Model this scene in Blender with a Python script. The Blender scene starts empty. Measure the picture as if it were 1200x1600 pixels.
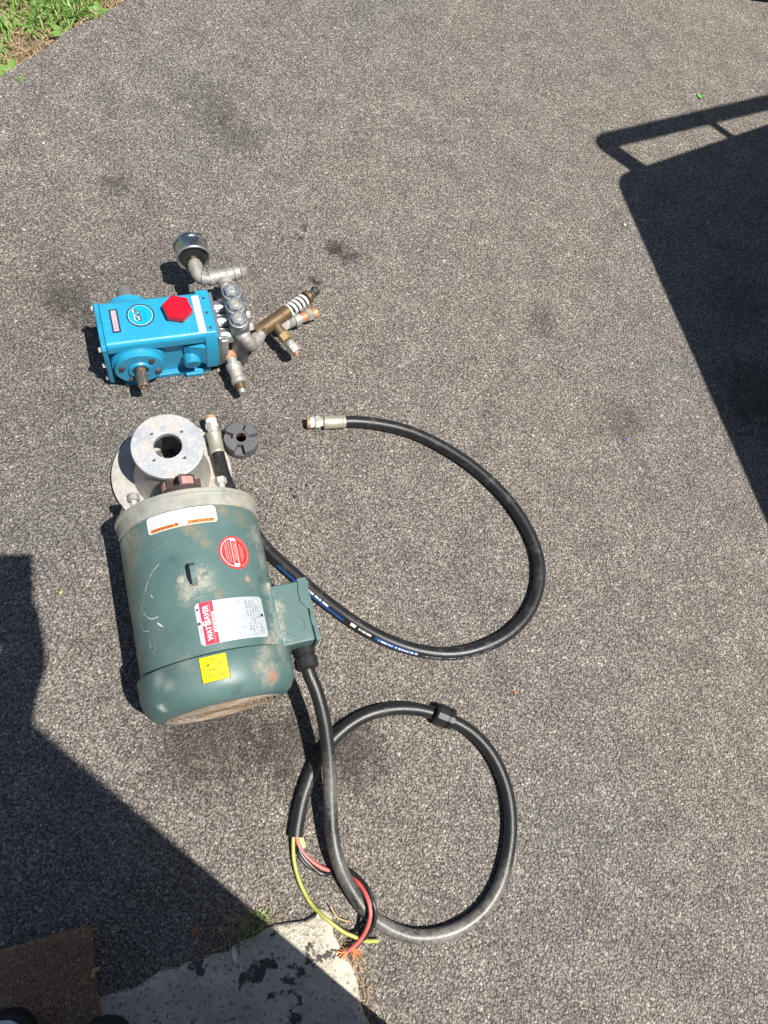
import bpy, bmesh, math, random
from mathutils import Vector, Matrix

random.seed(7)
R = math.radians
scene = bpy.context.scene

# ------------------------------------------------------------------ camera
CAM_H, TILT, ROLL = 1.30, R(24.2), R(28.0)
cam_data = bpy.data.cameras.new('camera')
cam = bpy.data.objects.new('camera', cam_data)
scene.collection.objects.link(cam)
scene.camera = cam
cam_data.sensor_fit = 'HORIZONTAL'
cam_data.angle = 2 * math.atan(600.0 / 1155.0)
cam_data.clip_start = 0.02
cam_data.clip_end = 600
fw = Vector((0, math.sin(TILT), -math.cos(TILT)))
r0, u0 = Vector((1, 0, 0)), Vector((0, math.cos(TILT), math.sin(TILT)))
rt = math.cos(ROLL) * r0 + math.sin(ROLL) * u0
up = -math.sin(ROLL) * r0 + math.cos(ROLL) * u0
cam.matrix_world = Matrix(((rt.x, up.x, -fw.x, 0), (rt.y, up.y, -fw.y, 0), (rt.z, up.z, -fw.z, CAM_H), (0, 0, 0, 1)))

# ------------------------------------------------------------------ sky, sun, exposure
SUN_TO = Vector((-0.412, 0.080, -1.0)).normalized()      # way the sunlight travels
SUN_EL = math.asin(-SUN_TO.z)
w = bpy.data.worlds.new('World'); scene.world = w; w.use_nodes = True
nt = w.node_tree
bgn = nt.nodes['Background']
sky = nt.nodes.new('ShaderNodeTexSky'); sky.sky_type = 'NISHITA'; sky.sun_disc = False
sky.sun_elevation = SUN_EL
sky.sun_rotation = math.atan2(-SUN_TO.x, -SUN_TO.y)
nt.links.new(sky.outputs[0], bgn.inputs[0]); bgn.inputs[1].default_value = 0.057
sl = bpy.data.lights.new('sun', 'SUN'); sl.energy = 5.0; sl.angle = R(0.5); sl.color = (1.0, 0.955, 0.88)
sun = bpy.data.objects.new('sun', sl); scene.collection.objects.link(sun)
sun.rotation_euler = SUN_TO.to_track_quat('-Z', 'Y').to_euler()
sun.location = (4, -1, 8)
scene.view_settings.view_transform = 'Standard'
scene.view_settings.look = 'None'
scene.view_settings.gamma = 1
scene.view_settings.use_curve_mapping = False
scene.view_settings.exposure = 0.60
scene.cycles.max_bounces = 5
scene.cycles.diffuse_bounces = 3
scene.cycles.glossy_bounces = 3

# ------------------------------------------------------------------ materials
def nodes(name):
    m = bpy.data.materials.new(name); m.use_nodes = True
    n = m.node_tree.nodes; return m, n, m.node_tree.links, n['Principled BSDF']
def N(n, kind, **kw):
    x = n.new(kind)
    for k, v in kw.items():
        if k in x.inputs: x.inputs[k].default_value = v
        else: setattr(x, k, v)
    return x
def c4(c): return (c[0], c[1], c[2], 1)
def coords(n): return N(n, 'ShaderNodeTexCoord').outputs['Object']
def mixc(n, l, fac, a, b):
    x = n.new('ShaderNodeMix'); x.data_type = 'RGBA'
    for s, v in ((6, a), (7, b)):
        if isinstance(v, tuple): x.inputs[s].default_value = c4(v)
        else: l.new(v, x.inputs[s])
    if isinstance(fac, float): x.inputs[0].default_value = fac
    else: l.new(fac, x.inputs[0])
    return x.outputs[2]
def ramp(n, l, src, lo, hi, a=0.0, b=1.0):
    x = N(n, 'ShaderNodeMapRange', **{'From Min': lo, 'From Max': hi, 'To Min': a, 'To Max': b})
    l.new(src, x.inputs['Value']); return x.outputs[0]
def math_(n, l, op, a, b):
    x = n.new('ShaderNodeMath'); x.operation = op
    for i, v in enumerate((a, b)):
        if isinstance(v, (int, float)): x.inputs[i].default_value = v
        else: l.new(v, x.inputs[i])
    return x.outputs[0]
def noise(n, l, vec, scale, detail=4, rough=0.55, offset=None):
    x = N(n, 'ShaderNodeTexNoise', Scale=scale, Detail=detail, Roughness=rough)
    if offset is not None:
        mp = N(n, 'ShaderNodeMapping'); mp.inputs['Location'].default_value = offset
        l.new(vec, mp.inputs[0]); vec = mp.outputs[0]
    l.new(vec, x.inputs['Vector']); return x.outputs[0]
def worn(name, base, rough=0.5, metal=0.0, spec=0.5, vary=0.15, vscale=40, layers=(), bump=0.0, bscale=300, coat=0.0, spots=()):
    """base colour with tonal variation and patches (colour, scale, lo, hi, amount, roughness)"""
    m, n, l, b = nodes(name)
    v = coords(n)
    dark = tuple(c * (1 - vary) for c in base); lite = tuple(min(1, c * (1 + vary)) for c in base)
    col = mixc(n, l, ramp(n, l, noise(n, l, v, vscale, 5, 0.6), 0.3, 0.7), dark, lite)
    rg = None
    mt = None
    for i, (lc, sc, lo, hi, amt, lr) in enumerate(layers):
        f = ramp(n, l, noise(n, l, v, sc, 8, 0.68, (i * 3.7, i * 1.9, i * 5.3)), lo, hi, 0.0, amt)
        col = mixc(n, l, f, col, lc)
        x = n.new('ShaderNodeMix'); x.data_type = 'FLOAT'
        l.new(f, x.inputs[0])
        if rg is None: x.inputs[2].default_value = rough
        else: l.new(rg, x.inputs[2])
        x.inputs[3].default_value = lr; rg = x.outputs[0]
        if metal > 0:
            y = n.new('ShaderNodeMix'); y.data_type = 'FLOAT'; l.new(f, y.inputs[0])
            if mt is None: y.inputs[2].default_value = metal
            else: l.new(mt, y.inputs[2])
            y.inputs[3].default_value = 0.0; mt = y.outputs[0]
    if spots:
        sn = noise(n, l, v, 130, 8, 0.85, (9, 4, 2))
    for (p, rad, sc, amt) in spots:                       # marks with a place of their own: dust, rust, rubbed paint
        d = n.new('ShaderNodeVectorMath'); d.operation = 'DISTANCE'; l.new(v, d.inputs[0]); d.inputs[1].default_value = p
        e = math_(n, l, 'ADD', d.outputs['Value'], math_(n, l, 'MULTIPLY', math_(n, l, 'SUBTRACT', sn, 0.5), rad * 4.0))
        col = mixc(n, l, ramp(n, l, e, rad * -0.1, rad * 1.1, amt, 0.0), col, sc)
    l.new(col, b.inputs['Base Color'])
    if rg is None: b.inputs['Roughness'].default_value = rough
    else: l.new(rg, b.inputs['Roughness'])
    if mt is None: b.inputs['Metallic'].default_value = metal
    else: l.new(mt, b.inputs['Metallic'])
    b.inputs['Specular IOR Level'].default_value = spec
    b.inputs['Coat Weight'].default_value = coat
    if bump > 0:
        bp = N(n, 'ShaderNodeBump', Strength=1.0, Distance=bump)
        l.new(noise(n, l, v, bscale, 3, 0.6), bp.inputs['Height']); l.new(bp.outputs[0], b.inputs['Normal'])
    return m

TAN = (0.36, 0.29, 0.20)
RUST = (0.22, 0.09, 0.035)
GRIME = (0.05, 0.045, 0.04)
M = {}
M['blue'] = worn('blue_pump_enamel', (0.022, 0.285, 0.475), 0.30, 0, 0.5, 0.10, 25,
                 [((0.012, 0.13, 0.23), 24, 0.54, 0.72, 0.40, 0.5), (GRIME, 70, 0.64, 0.74, 0.45, 0.7), (TAN, 120, 0.64, 0.74, 0.45, 0.8)], 0.00035, 350, 0.25)
M['blue_dull'] = worn('blue_cast_enamel', (0.018, 0.25, 0.42), 0.38, 0, 0.5, 0.15, 40,
                 [(GRIME, 45, 0.60, 0.75, 0.5, 0.7), (TAN, 70, 0.66, 0.78, 0.45, 0.8)], 0.0006, 420)
M['red_cap'] = worn('red_plastic_cap', (0.52, 0.006, 0.022), 0.30, 0, 0.5, 0.08, 30, [], 0.0002, 200)
def drum(theta, y, r=0.111): return (r * math.sin(R(theta)), y, 0.117 + r * math.cos(R(theta)))
PALE = (0.42, 0.38, 0.31)
OCHRE = (0.30, 0.21, 0.10)
DUST = [(drum(-5, -0.012), 0.026, PALE, 0.62), (drum(3, -0.008), 0.018, PALE, 0.5), (drum(-12, -0.028), 0.016, PALE, 0.5), (drum(60, -0.03), 0.016, PALE, 0.6), (drum(64, -0.06), 0.018, PALE, 0.8), (drum(62, -0.09), 0.018, PALE, 0.8),
        (drum(58, -0.112), 0.022, PALE, 0.85), (drum(48, -0.116), 0.016, PALE, 0.6), (drum(5, 0.062), 0.016, OCHRE, 0.42), (drum(9, 0.044), 0.011, OCHRE, 0.5), (drum(-2, 0.075), 0.014, OCHRE, 0.5),
        (drum(-48, 0.085), 0.022, OCHRE, 0.45), (drum(-60, 0.06), 0.026, OCHRE, 0.5), (drum(-66, 0.095), 0.028, PALE, 0.8), (drum(-70, 0.03), 0.030, OCHRE, 0.5), (drum(-75, -0.02), 0.034, (0.26, 0.25, 0.21), 0.6), (drum(-72, -0.08), 0.034, (0.26, 0.25, 0.21), 0.5),
        (drum(45, 0.085), 0.020, OCHRE, 0.35), (drum(62, 0.06), 0.024, PALE, 0.6), (drum(64, 0.02), 0.020, PALE, 0.5), (drum(28, 0.097), 0.012, OCHRE, 0.6), (drum(38, -0.017), 0.006, (0.55, 0.30, 0.16), 0.9),
        (drum(-17, 0.030), 0.012, (0.045, 0.085, 0.083), 0.75), (drum(54, -0.016), 0.010, (0.03, 0.06, 0.06), 0.7), (drum(12, -0.036), 0.010, OCHRE, 0.5)]
COVER = [(drum(40, -0.165, 0.114), 0.020, PALE, 0.6), (drum(42, -0.167, 0.114), 0.0125, (0.36, 0.15, 0.07), 0.9), (drum(30, -0.150, 0.117), 0.014, PALE, 0.5), (drum(38, -0.130, 0.117), 0.018, PALE, 0.5), (drum(56, -0.126, 0.117), 0.020, PALE, 0.5),
         (drum(-44, -0.134, 0.117), 0.014, (0.40, 0.42, 0.39), 0.5), (drum(-36, -0.146, 0.117), 0.012, (0.34, 0.37, 0.35), 0.6), (drum(-34, -0.134, 0.117), 0.018, (0.045, 0.085, 0.083), 0.6), (drum(-50, -0.172, 0.108), 0.008, (0.62, 0.65, 0.62), 0.9),
         (drum(12, -0.176, 0.107), 0.010, (0.05, 0.06, 0.05), 0.5), (drum(-20, -0.125, 0.117), 0.012, (0.28, 0.30, 0.27), 0.4)]
GREEN = (0.072, 0.136, 0.132)
GL = [((0.15, 0.21, 0.195), 9, 0.42, 0.72, 0.50, 0.6), (TAN, 13, 0.60, 0.76, 0.40, 0.85), (TAN, 60, 0.68, 0.80, 0.40, 0.9), ((0.035, 0.07, 0.068), 22, 0.66, 0.78, 0.45, 0.6)]
M['green'] = worn('teal_motor_enamel', GREEN, 0.42, 0, 0.5, 0.10, 14, GL, 0.0003, 500, 0.0, DUST)
M['green_cover'] = worn('teal_cover_enamel', GREEN, 0.36, 0, 0.5, 0.10, 14, GL, 0.0003, 500, 0.0, COVER)
M['green_dusty'] = worn('teal_enamel_dusty', (0.08, 0.16, 0.155), 0.55, 0, 0.4, 0.12, 20,
                 [(PALE, 16, 0.44, 0.60, 0.75, 0.9), ((0.40, 0.36, 0.30), 60, 0.58, 0.70, 0.6, 0.9)], 0.0004, 500)
M['grey_cast'] = worn('grey_dusty_casting', (0.33, 0.33, 0.30), 0.62, 0.15, 0.4, 0.22, 40,
                 [(TAN, 22, 0.48, 0.66, 0.55, 0.9), (GRIME, 70, 0.62, 0.74, 0.5, 0.8), ((0.10, 0.19, 0.18), 30, 0.62, 0.70, 0.6, 0.6)], 0.0008, 260)
M['alu_cast'] = worn('cast_aluminium', (0.42, 0.40, 0.37), 0.58, 0.35, 0.4, 0.18, 60,
                 [(TAN, 20, 0.52, 0.70, 0.55, 0.9), (GRIME, 90, 0.60, 0.74, 0.55, 0.8)], 0.0009, 240)
M['steel_head'] = worn('bright_manifold_steel', (0.58, 0.595, 0.60), 0.36, 0.9, 0.5, 0.12, 60,
                 [(TAN, 40, 0.62, 0.76, 0.5, 0.8), (GRIME, 60, 0.58, 0.74, 0.45, 0.6)], 0.0003, 400)
M['steel_dark'] = worn('dull_manifold_steel', (0.21, 0.225, 0.235), 0.42, 0.75, 0.5, 0.2, 70,
                 [(GRIME, 40, 0.52, 0.70, 0.6, 0.7), (TAN, 80, 0.62, 0.75, 0.5, 0.8)], 0.0004, 400)
M['zinc'] = worn('galvanised_fitting', (0.36, 0.355, 0.33), 0.50, 0.45, 0.5, 0.22, 80,
                 [(TAN, 60, 0.50, 0.66, 0.6, 0.85), (GRIME, 110, 0.54, 0.68, 0.65, 0.8)], 0.0010, 380)
M['chrome'] = worn('gauge_chrome', (0.48, 0.50, 0.51), 0.26, 1.0, 0.5, 0.12, 50, [(GRIME, 30, 0.55, 0.75, 0.5, 0.5)])
M['black_metal'] = worn('black_steel', (0.035, 0.035, 0.035), 0.5, 0.2, 0.5, 0.3, 70, [(TAN, 50, 0.62, 0.78, 0.4, 0.9)])
M['brass'] = worn('tarnished_brass', (0.175, 0.12, 0.065), 0.48, 0.6, 0.5, 0.22, 60,
                 [((0.10, 0.065, 0.04), 40, 0.50, 0.68, 0.6, 0.6), (TAN, 80, 0.62, 0.76, 0.5, 0.85)], 0.0003, 500)
M['brass_pale'] = worn('pale_brass', (0.42, 0.32, 0.15), 0.45, 0.55, 0.5, 0.2, 80, [(GRIME, 60, 0.58, 0.74, 0.4, 0.7)])
M['copper'] = worn('copper', (0.47, 0.235, 0.125), 0.5, 0.4, 0.5, 0.25, 90, [((0.34, 0.29, 0.20), 60, 0.45, 0.62, 0.75, 0.8)])
M['copper_bright'] = worn('bright_copper', (0.62, 0.25, 0.10), 0.45, 0.5, 0.5, 0.25, 90)
M['white_spring'] = worn('white_coated_spring', (0.74, 0.73, 0.70), 0.5, 0, 0.5, 0.06, 90, [(TAN, 70, 0.62, 0.78, 0.4, 0.9)])
M['shaft'] = worn('shaft_steel', (0.30, 0.24, 0.19), 0.38, 0.8, 0.5, 0.25, 90, [(RUST, 60, 0.48, 0.66, 0.6, 0.8)])
M['bolt'] = worn('dark_bolt', (0.10, 0.085, 0.075), 0.5, 0.6, 0.5, 0.3, 90, [(RUST, 90, 0.5, 0.68, 0.5, 0.85)])
M['bolt_pale'] = worn('pale_bolt', (0.55, 0.54, 0.50), 0.5, 0.4, 0.5, 0.15, 90, [(TAN, 90, 0.55, 0.7, 0.5, 0.85)])
M['machined'] = worn('machined_aluminium', (0.52, 0.54, 0.56), 0.42, 0.55, 0.5, 0.06, 30,
                 [((0.38, 0.30, 0.22), 34, 0.48, 0.62, 0.7, 0.8), ((0.34, 0.37, 0.40), 20, 0.50, 0.66, 0.5, 0.5), (GRIME, 60, 0.62, 0.74, 0.65, 0.8), ((0.72, 0.74, 0.76), 130, 0.55, 0.66, 0.5, 0.5)], 0.0002, 300)
M['iron'] = worn('sintered_iron', (0.13, 0.13, 0.142), 0.48, 0.4, 0.5, 0.15, 60, [((0.05, 0.05, 0.052), 35, 0.55, 0.72, 0.6, 0.6), (TAN, 90, 0.66, 0.80, 0.35, 0.9)], 0.0004, 600)
M['iron_brown'] = worn('brown_iron', (0.085, 0.065, 0.06), 0.55, 0.35, 0.5, 0.15, 60, [(TAN, 60, 0.60, 0.76, 0.4, 0.9)], 0.0003, 600)
M['pink_wear'] = worn('pink_worn_metal', (0.50, 0.26, 0.23), 0.5, 0.2, 0.5, 0.2, 150, [((0.16, 0.09, 0.08), 150, 0.55, 0.70, 0.6, 0.7)])
M['rust'] = worn('rust', (0.30, 0.12, 0.045), 0.85, 0, 0.3, 0.3, 90, [((0.42, 0.30, 0.19), 70, 0.45, 0.66, 0.7, 0.9), (GRIME, 110, 0.62, 0.74, 0.5, 0.9)], 0.0008, 400)
M['rust_dust'] = worn('rusty_dusty_steel', (0.30, 0.20, 0.13), 0.8, 0.05, 0.3, 0.25, 60, [((0.44, 0.40, 0.34), 24, 0.44, 0.60, 0.85, 0.9), (RUST, 30, 0.56, 0.70, 0.7, 0.9)], 0.0006, 400)
M['rust_dark'] = worn('dark_bore', (0.10, 0.035, 0.018), 0.8, 0.1, 0.3, 0.3, 120, [])
M['rubber'] = worn('hose_rubber', (0.015, 0.015, 0.016), 0.34, 0, 0.5, 0.25, 60, [((0.12, 0.115, 0.105), 40, 0.52, 0.72, 0.45, 0.75)], 0.0003, 700)
M['cord'] = worn('cord_jacket', (0.015, 0.0155, 0.016), 0.36, 0, 0.5, 0.25, 40, [((0.16, 0.15, 0.14), 30, 0.58, 0.74, 0.35, 0.85)], 0.0003, 700, 0.0,
                 [((0.276, -0.594, 0.016), 0.09, (0.26, 0.245, 0.225), 0.85), ((0.18, -0.558, 0.016), 0.06, (0.24, 0.225, 0.205), 0.7), ((0.37, -0.57, 0.016), 0.06, (0.24, 0.225, 0.205), 0.6), ((0.139, -0.337, 0.06), 0.055, (0.22, 0.21, 0.19), 0.6), ((0.133, -0.461, 0.035), 0.06, (0.20, 0.19, 0.175), 0.6)])
M['black_plastic'] = worn('black_plastic', (0.016, 0.016, 0.017), 0.38, 0, 0.5, 0.2, 60, [((0.12, 0.11, 0.10), 60, 0.62, 0.78, 0.3, 0.8)])
M['wire_black'] = worn('black_wire', (0.018, 0.018, 0.019), 0.38, 0, 0.5, 0.2, 60)
M['wire_red'] = worn('red_wire', (0.66, 0.115, 0.105), 0.42, 0, 0.5, 0.1, 60)
M['wire_green'] = worn('yellow_green_wire', (0.36, 0.37, 0.075), 0.42, 0, 0.5, 0.15, 60, [((0.50, 0.42, 0.10), 60, 0.5, 0.7, 0.5, 0.5)])
M['paper'] = worn('paper_filler', (0.62, 0.50, 0.26), 0.8, 0, 0.3, 0.15, 150)
M['label_white'] = worn('white_label', (0.70, 0.69, 0.66), 0.5, 0, 0.4, 0.05, 200, [((0.45, 0.47, 0.48), 420, 0.5, 0.62, 0.35, 0.5), (TAN, 70, 0.64, 0.80, 0.4, 0.9)])
M['plate_silver'] = worn('silver_nameplate', (0.55, 0.60, 0.63), 0.45, 0.35, 0.5, 0.08, 120, [((0.36, 0.43, 0.48), 120, 0.50, 0.70, 0.4, 0.5), ((0.62, 0.53, 0.42), 50, 0.60, 0.76, 0.6, 0.85)])
M['label_red'] = worn('red_print', (0.62, 0.028, 0.065), 0.45, 0, 0.4, 0.08, 120, [])
M['sticker_red'] = worn('red_sticker', (0.60, 0.040, 0.040), 0.45, 0, 0.4, 0.10, 120, [((0.55, 0.20, 0.15), 70, 0.55, 0.72, 0.5, 0.6)])
M['label_orange'] = worn('orange_print', (0.72, 0.20, 0.035), 0.5, 0, 0.4, 0.08, 120)
M['label_yellow'] = worn('yellow_print', (0.82, 0.62, 0.0), 0.45, 0, 0.4, 0.05, 120)
M['ink'] = worn('dark_ink', (0.06, 0.05, 0.06), 0.5, 0, 0.4, 0.1, 120)
M['ink_olive'] = worn('olive_ink', (0.10, 0.085, 0.03), 0.5, 0, 0.4, 0.1, 120)
M['ink_grey'] = worn('grey_ink', (0.22, 0.25, 0.29), 0.5, 0, 0.4, 0.1, 120)
M['ink_navy'] = worn('navy_ink', (0.02, 0.035, 0.09), 0.45, 0, 0.4, 0.1, 120)
M['ink_pink'] = worn('pink_print', (0.62, 0.46, 0.50), 0.5, 0, 0.4, 0.05, 120)
M['ink_mauve'] = worn('mauve_print', (0.42, 0.33, 0.38), 0.5, 0, 0.4, 0.05, 120)
M['ink_rose'] = worn('rose_print', (0.72, 0.30, 0.27), 0.5, 0, 0.4, 0.05, 120)
M['ink_white'] = worn('white_print', (0.74, 0.74, 0.72), 0.5, 0, 0.4, 0.05, 120)
M['ink_faint'] = worn('faint_blue_print', (0.003, 0.22, 0.36), 0.4, 0, 0.5, 0.05, 60)
M['ink_cyan'] = worn('cyan_print', (0.004, 0.34, 0.52), 0.35, 0, 0.5, 0.04, 60)
M['ink_blue'] = worn('blue_print', (0.010, 0.085, 0.32), 0.45, 0, 0.4, 0.12, 200)
M['scratch'] = worn('scratched_paint', (0.50, 0.53, 0.51), 0.7, 0, 0.4, 0.15, 300)
M['trailer_paint'] = worn('black_trailer_paint', (0.03, 0.03, 0.032), 0.45, 0.1, 0.5, 0.2, 3)
M['trailer_deck'] = worn('trailer_boards', (0.20, 0.14, 0.09), 0.8, 0, 0.3, 0.2, 8)
M['tyre'] = worn('tyre_rubber', (0.018, 0.018, 0.018), 0.75, 0, 0.3, 0.2, 20)
M['rim'] = worn('wheel_rim', (0.35, 0.35, 0.36), 0.4, 0.6, 0.5, 0.1, 20)
M['door_paint'] = worn('brown_door_paint', (0.10, 0.05, 0.03), 0.5, 0, 0.5, 0.1, 4)
M['shoe_black'] = worn('shoe_rubber', (0.018, 0.018, 0.02), 0.6, 0, 0.4, 0.2, 60)
M['shoe_white'] = worn('shoe_canvas', (0.66, 0.66, 0.68), 0.8, 0, 0.3, 0.1, 90)
M['denim'] = worn('denim', (0.03, 0.045, 0.09), 0.9, 0, 0.2, 0.2, 60)
M['shirt'] = worn('grey_shirt', (0.16, 0.16, 0.17), 0.9, 0, 0.2, 0.1, 30)
M['skin'] = worn('skin', (0.50, 0.30, 0.21), 0.5, 0, 0.4, 0.08, 30)
M['hair'] = worn('hair', (0.05, 0.03, 0.02), 0.6, 0, 0.3, 0.2, 60)
M['leaf_green'] = worn('green_leaf', (0.10, 0.42, 0.05), 0.5, 0, 0.4, 0.2, 200)
M['leaf_orange'] = worn('dead_leaf', (0.42, 0.15, 0.05), 0.7, 0, 0.3, 0.3, 200)
M['straw'] = worn('straw', (0.50, 0.36, 0.17), 0.7, 0, 0.3, 0.25, 60)
M['pebble_dark'] = worn('dark_pebble', (0.025, 0.025, 0.025), 0.6, 0, 0.4, 0.3, 150)
M['coir_base'] = worn('coir_backing', (0.30, 0.19, 0.115), 0.95, 0, 0.1, 0.3, 60, [((0.16, 0.10, 0.06), 14, 0.45, 0.65, 0.8, 0.95)])
M['zinc_pale'] = worn('yellow_zinc', (0.50, 0.48, 0.37), 0.42, 0.55, 0.5, 0.12, 90, [(GRIME, 60, 0.60, 0.76, 0.35, 0.7)], 0.0003, 300)
M['zinc_dark'] = worn('dark_zinc', (0.20, 0.21, 0.21), 0.5, 0.4, 0.5, 0.2, 80)

def asphalt_material(stains):
    m, n, l, b = nodes('asphalt')
    v = coords(n)
    # slight warp so that the cells are not regular
    wn = N(n, 'ShaderNodeTexNoise', Scale=90.0, Detail=2)
    l.new(v, wn.inputs['Vector'])
    sub = n.new('ShaderNodeVectorMath'); sub.operation = 'MULTIPLY_ADD'
    l.new(wn.outputs['Color'], sub.inputs[0]); sub.inputs[1].default_value = (0.006, 0.006, 0.0); l.new(v, sub.inputs[2])
    wv = sub.outputs[0]
    def vor(scale):
        x = n.new('ShaderNodeTexVoronoi'); x.feature = 'F1'; x.voronoi_dimensions = '2D'
        x.inputs['Scale'].default_value = scale; l.new(wv, x.inputs['Vector']); return x
    big, fine = vor(222), vor(480)
    sb = n.new('ShaderNodeSeparateColor'); l.new(big.outputs['Color'], sb.inputs[0])
    sf = n.new('ShaderNodeSeparateColor'); l.new(fine.outputs['Color'], sf.inputs[0])
    def cr(src, stops):
        x = n.new('ShaderNodeValToRGB'); l.new(src, x.inputs[0])
        e = x.color_ramp.elements
        while len(e) < len(stops): e.new(0.5)
        for q, (p, c) in zip(e, stops): q.position = p; q.color = c4(c)
        return x.outputs[0]
    cb = cr(sb.outputs[0], [(0.0, (0.140, 0.133, 0.127)), (0.35, (0.225, 0.210, 0.196)), (0.7, (0.300, 0.278, 0.255)), (0.92, (0.38, 0.348, 0.31)), (0.985, (0.50, 0.44, 0.37)), (1.0, (0.72, 0.66, 0.57))])
    cf = cr(sf.outputs[1], [(0.0, (0.085, 0.081, 0.078)), (0.5, (0.235, 0.220, 0.205)), (0.9, (0.40, 0.374, 0.343)), (1.0, (0.70, 0.66, 0.60))])
    pick = math_(n, l, 'GREATER_THAN', sb.outputs[1], 0.45)         # many cells are filled with fines instead of one chip
    pick2 = ramp(n, l, pick, 0.0, 1.0, 0.25, 0.92)
    col = mixc(n, l, pick2, cb, cf)
    # binder shows in the hollows between the chips
    gap = ramp(n, l, big.outputs['Distance'], 0.40, 0.72, 1.0, 0.32)
    fgap = ramp(n, l, fine.outputs['Distance'], 0.40, 0.74, 1.0, 0.46)
    dk = math_(n, l, 'MULTIPLY', gap, fgap)
    col = mixc(n, l, dk, (0.034, 0.032, 0.031), col)
    # broad tone: warm dusty and greyer areas
    tone = noise(n, l, v, 1.1, 4, 0.6, (3, 1, 0))
    mul = n.new('ShaderNodeMix'); mul.data_type = 'RGBA'; mul.blend_type = 'MULTIPLY'; mul.inputs[0].default_value = 1.0
    l.new(col, mul.inputs[6]); l.new(mixc(n, l, ramp(n, l, tone, 0.36, 0.64), (1.13, 1.115, 1.10), (1.26, 1.20, 1.12)), mul.inputs[7])
    col = mul.outputs[2]
    mot = noise(n, l, v, 14, 5, 0.65, (7, 2, 0))
    mul = n.new('ShaderNodeMix'); mul.data_type = 'RGBA'; mul.blend_type = 'MULTIPLY'; mul.inputs[0].default_value = 1.0
    l.new(col, mul.inputs[6]); l.new(mixc(n, l, ramp(n, l, mot, 0.3, 0.7), (0.78, 0.775, 0.775), (1.18, 1.18, 1.175)), mul.inputs[7])
    col = mul.outputs[2]
    # oil and water stains
    sn = noise(n, l, v, 42, 9, 0.8)
    for (x, y, rad, amt, fuzz) in stains:
        d = n.new('ShaderNodeVectorMath'); d.operation = 'DISTANCE'
        l.new(v, d.inputs[0]); d.inputs[1].default_value = (x, y, 0)
        e = math_(n, l, 'ADD', d.outputs['Value'], math_(n, l, 'MULTIPLY', math_(n, l, 'SUBTRACT', sn, 0.5), rad * fuzz))
        f = ramp(n, l, e, rad * 0.35, rad, amt, 0.0)
        col = mixc(n, l, f, col, (0.030, 0.025, 0.022))
    l.new(col, b.inputs['Base Color'])
    b.inputs['Roughness'].default_value = 0.78
    b.inputs['Specular IOR Level'].default_value = 0.35
    hb = ramp(n, l, big.outputs['Distance'], 0.10, 0.75, 1.0, 0.0)
    h1 = math_(n, l, 'MULTIPLY', hb, math_(n, l, 'ADD', 0.55, math_(n, l, 'MULTIPLY', sb.outputs[2], 0.6)))
    h2 = math_(n, l, 'MULTIPLY', ramp(n, l, fine.outputs['Distance'], 0.10, 0.75, 1.0, 0.0), math_(n, l, 'ADD', 0.22, math_(n, l, 'MULTIPLY', pick, 0.25)))
    h = math_(n, l, 'ADD', h1, h2)
    bp = N(n, 'ShaderNodeBump', Strength=1.0, Distance=0.0038)
    l.new(h, bp.inputs['Height']); l.new(bp.outputs[0], b.inputs['Normal'])
    return m

def concrete_material():
    m, n, l, b = nodes('weathered_concrete')
    v = coords(n)
    col = mixc(n, l, ramp(n, l, noise(n, l, v, 30, 6, 0.7), 0.32, 0.68), (0.46, 0.41, 0.33), (0.70, 0.64, 0.53))
    spk = n.new('ShaderNodeTexVoronoi'); spk.inputs['Scale'].default_value = 230; l.new(v, spk.inputs['Vector'])
    sc = n.new('ShaderNodeSeparateColor'); l.new(spk.outputs['Color'], sc.inputs[0])
    col = mixc(n, l, ramp(n, l, sc.outputs[0], 0.80, 0.95, 0.0, 0.6), col, (0.16, 0.145, 0.13))
    lich = noise(n, l, v, 34, 5, 0.62, (2, 5, 0)); big = noise(n, l, v, 5, 3, 0.5, (4.4, 1.3, 0))
    f = ramp(n, l, math_(n, l, 'ADD', lich, math_(n, l, 'MULTIPLY', big, 0.55)), 0.885, 0.915, 0.0, 0.90)
    col = mixc(n, l, f, col, (0.035, 0.034, 0.036))
    l.new(col, b.inputs['Base Color']); b.inputs['Roughness'].default_value = 0.9
    h = math_(n, l, 'ADD', noise(n, l, v, 120, 6, 0.75), math_(n, l, 'MULTIPLY', ramp(n, l, spk.outputs['Distance'], 0.0, 0.5), 0.35))
    bp = N(n, 'ShaderNodeBump', Strength=1.0, Distance=0.0035); l.new(h, bp.inputs['Height']); l.new(bp.outputs[0], b.inputs['Normal'])
    return m

def soil_material():
    m, n, l, b = nodes('soil')
    v = coords(n)
    col = mixc(n, l, ramp(n, l, noise(n, l, v, 60, 7, 0.7), 0.32, 0.68), (0.07, 0.05, 0.035), (0.30, 0.22, 0.14))
    far = mixc(n, l, ramp(n, l, noise(n, l, v, 0.6, 4, 0.6), 0.35, 0.65), (0.045, 0.085, 0.02), (0.08, 0.13, 0.03))
    sx = n.new('ShaderNodeVectorMath'); sx.operation = 'LENGTH'; l.new(v, sx.inputs[0])
    col = mixc(n, l, ramp(n, l, sx.outputs['Value'], 2.6, 3.6), col, far)
    l.new(col, b.inputs['Base Color']); b.inputs['Roughness'].default_value = 0.95
    bp = N(n, 'ShaderNodeBump', Strength=1.0, Distance=0.006); l.new(noise(n, l, v, 120, 6, 0.7), bp.inputs['Height']); l.new(bp.outputs[0], b.inputs['Normal'])
    return m

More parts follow.
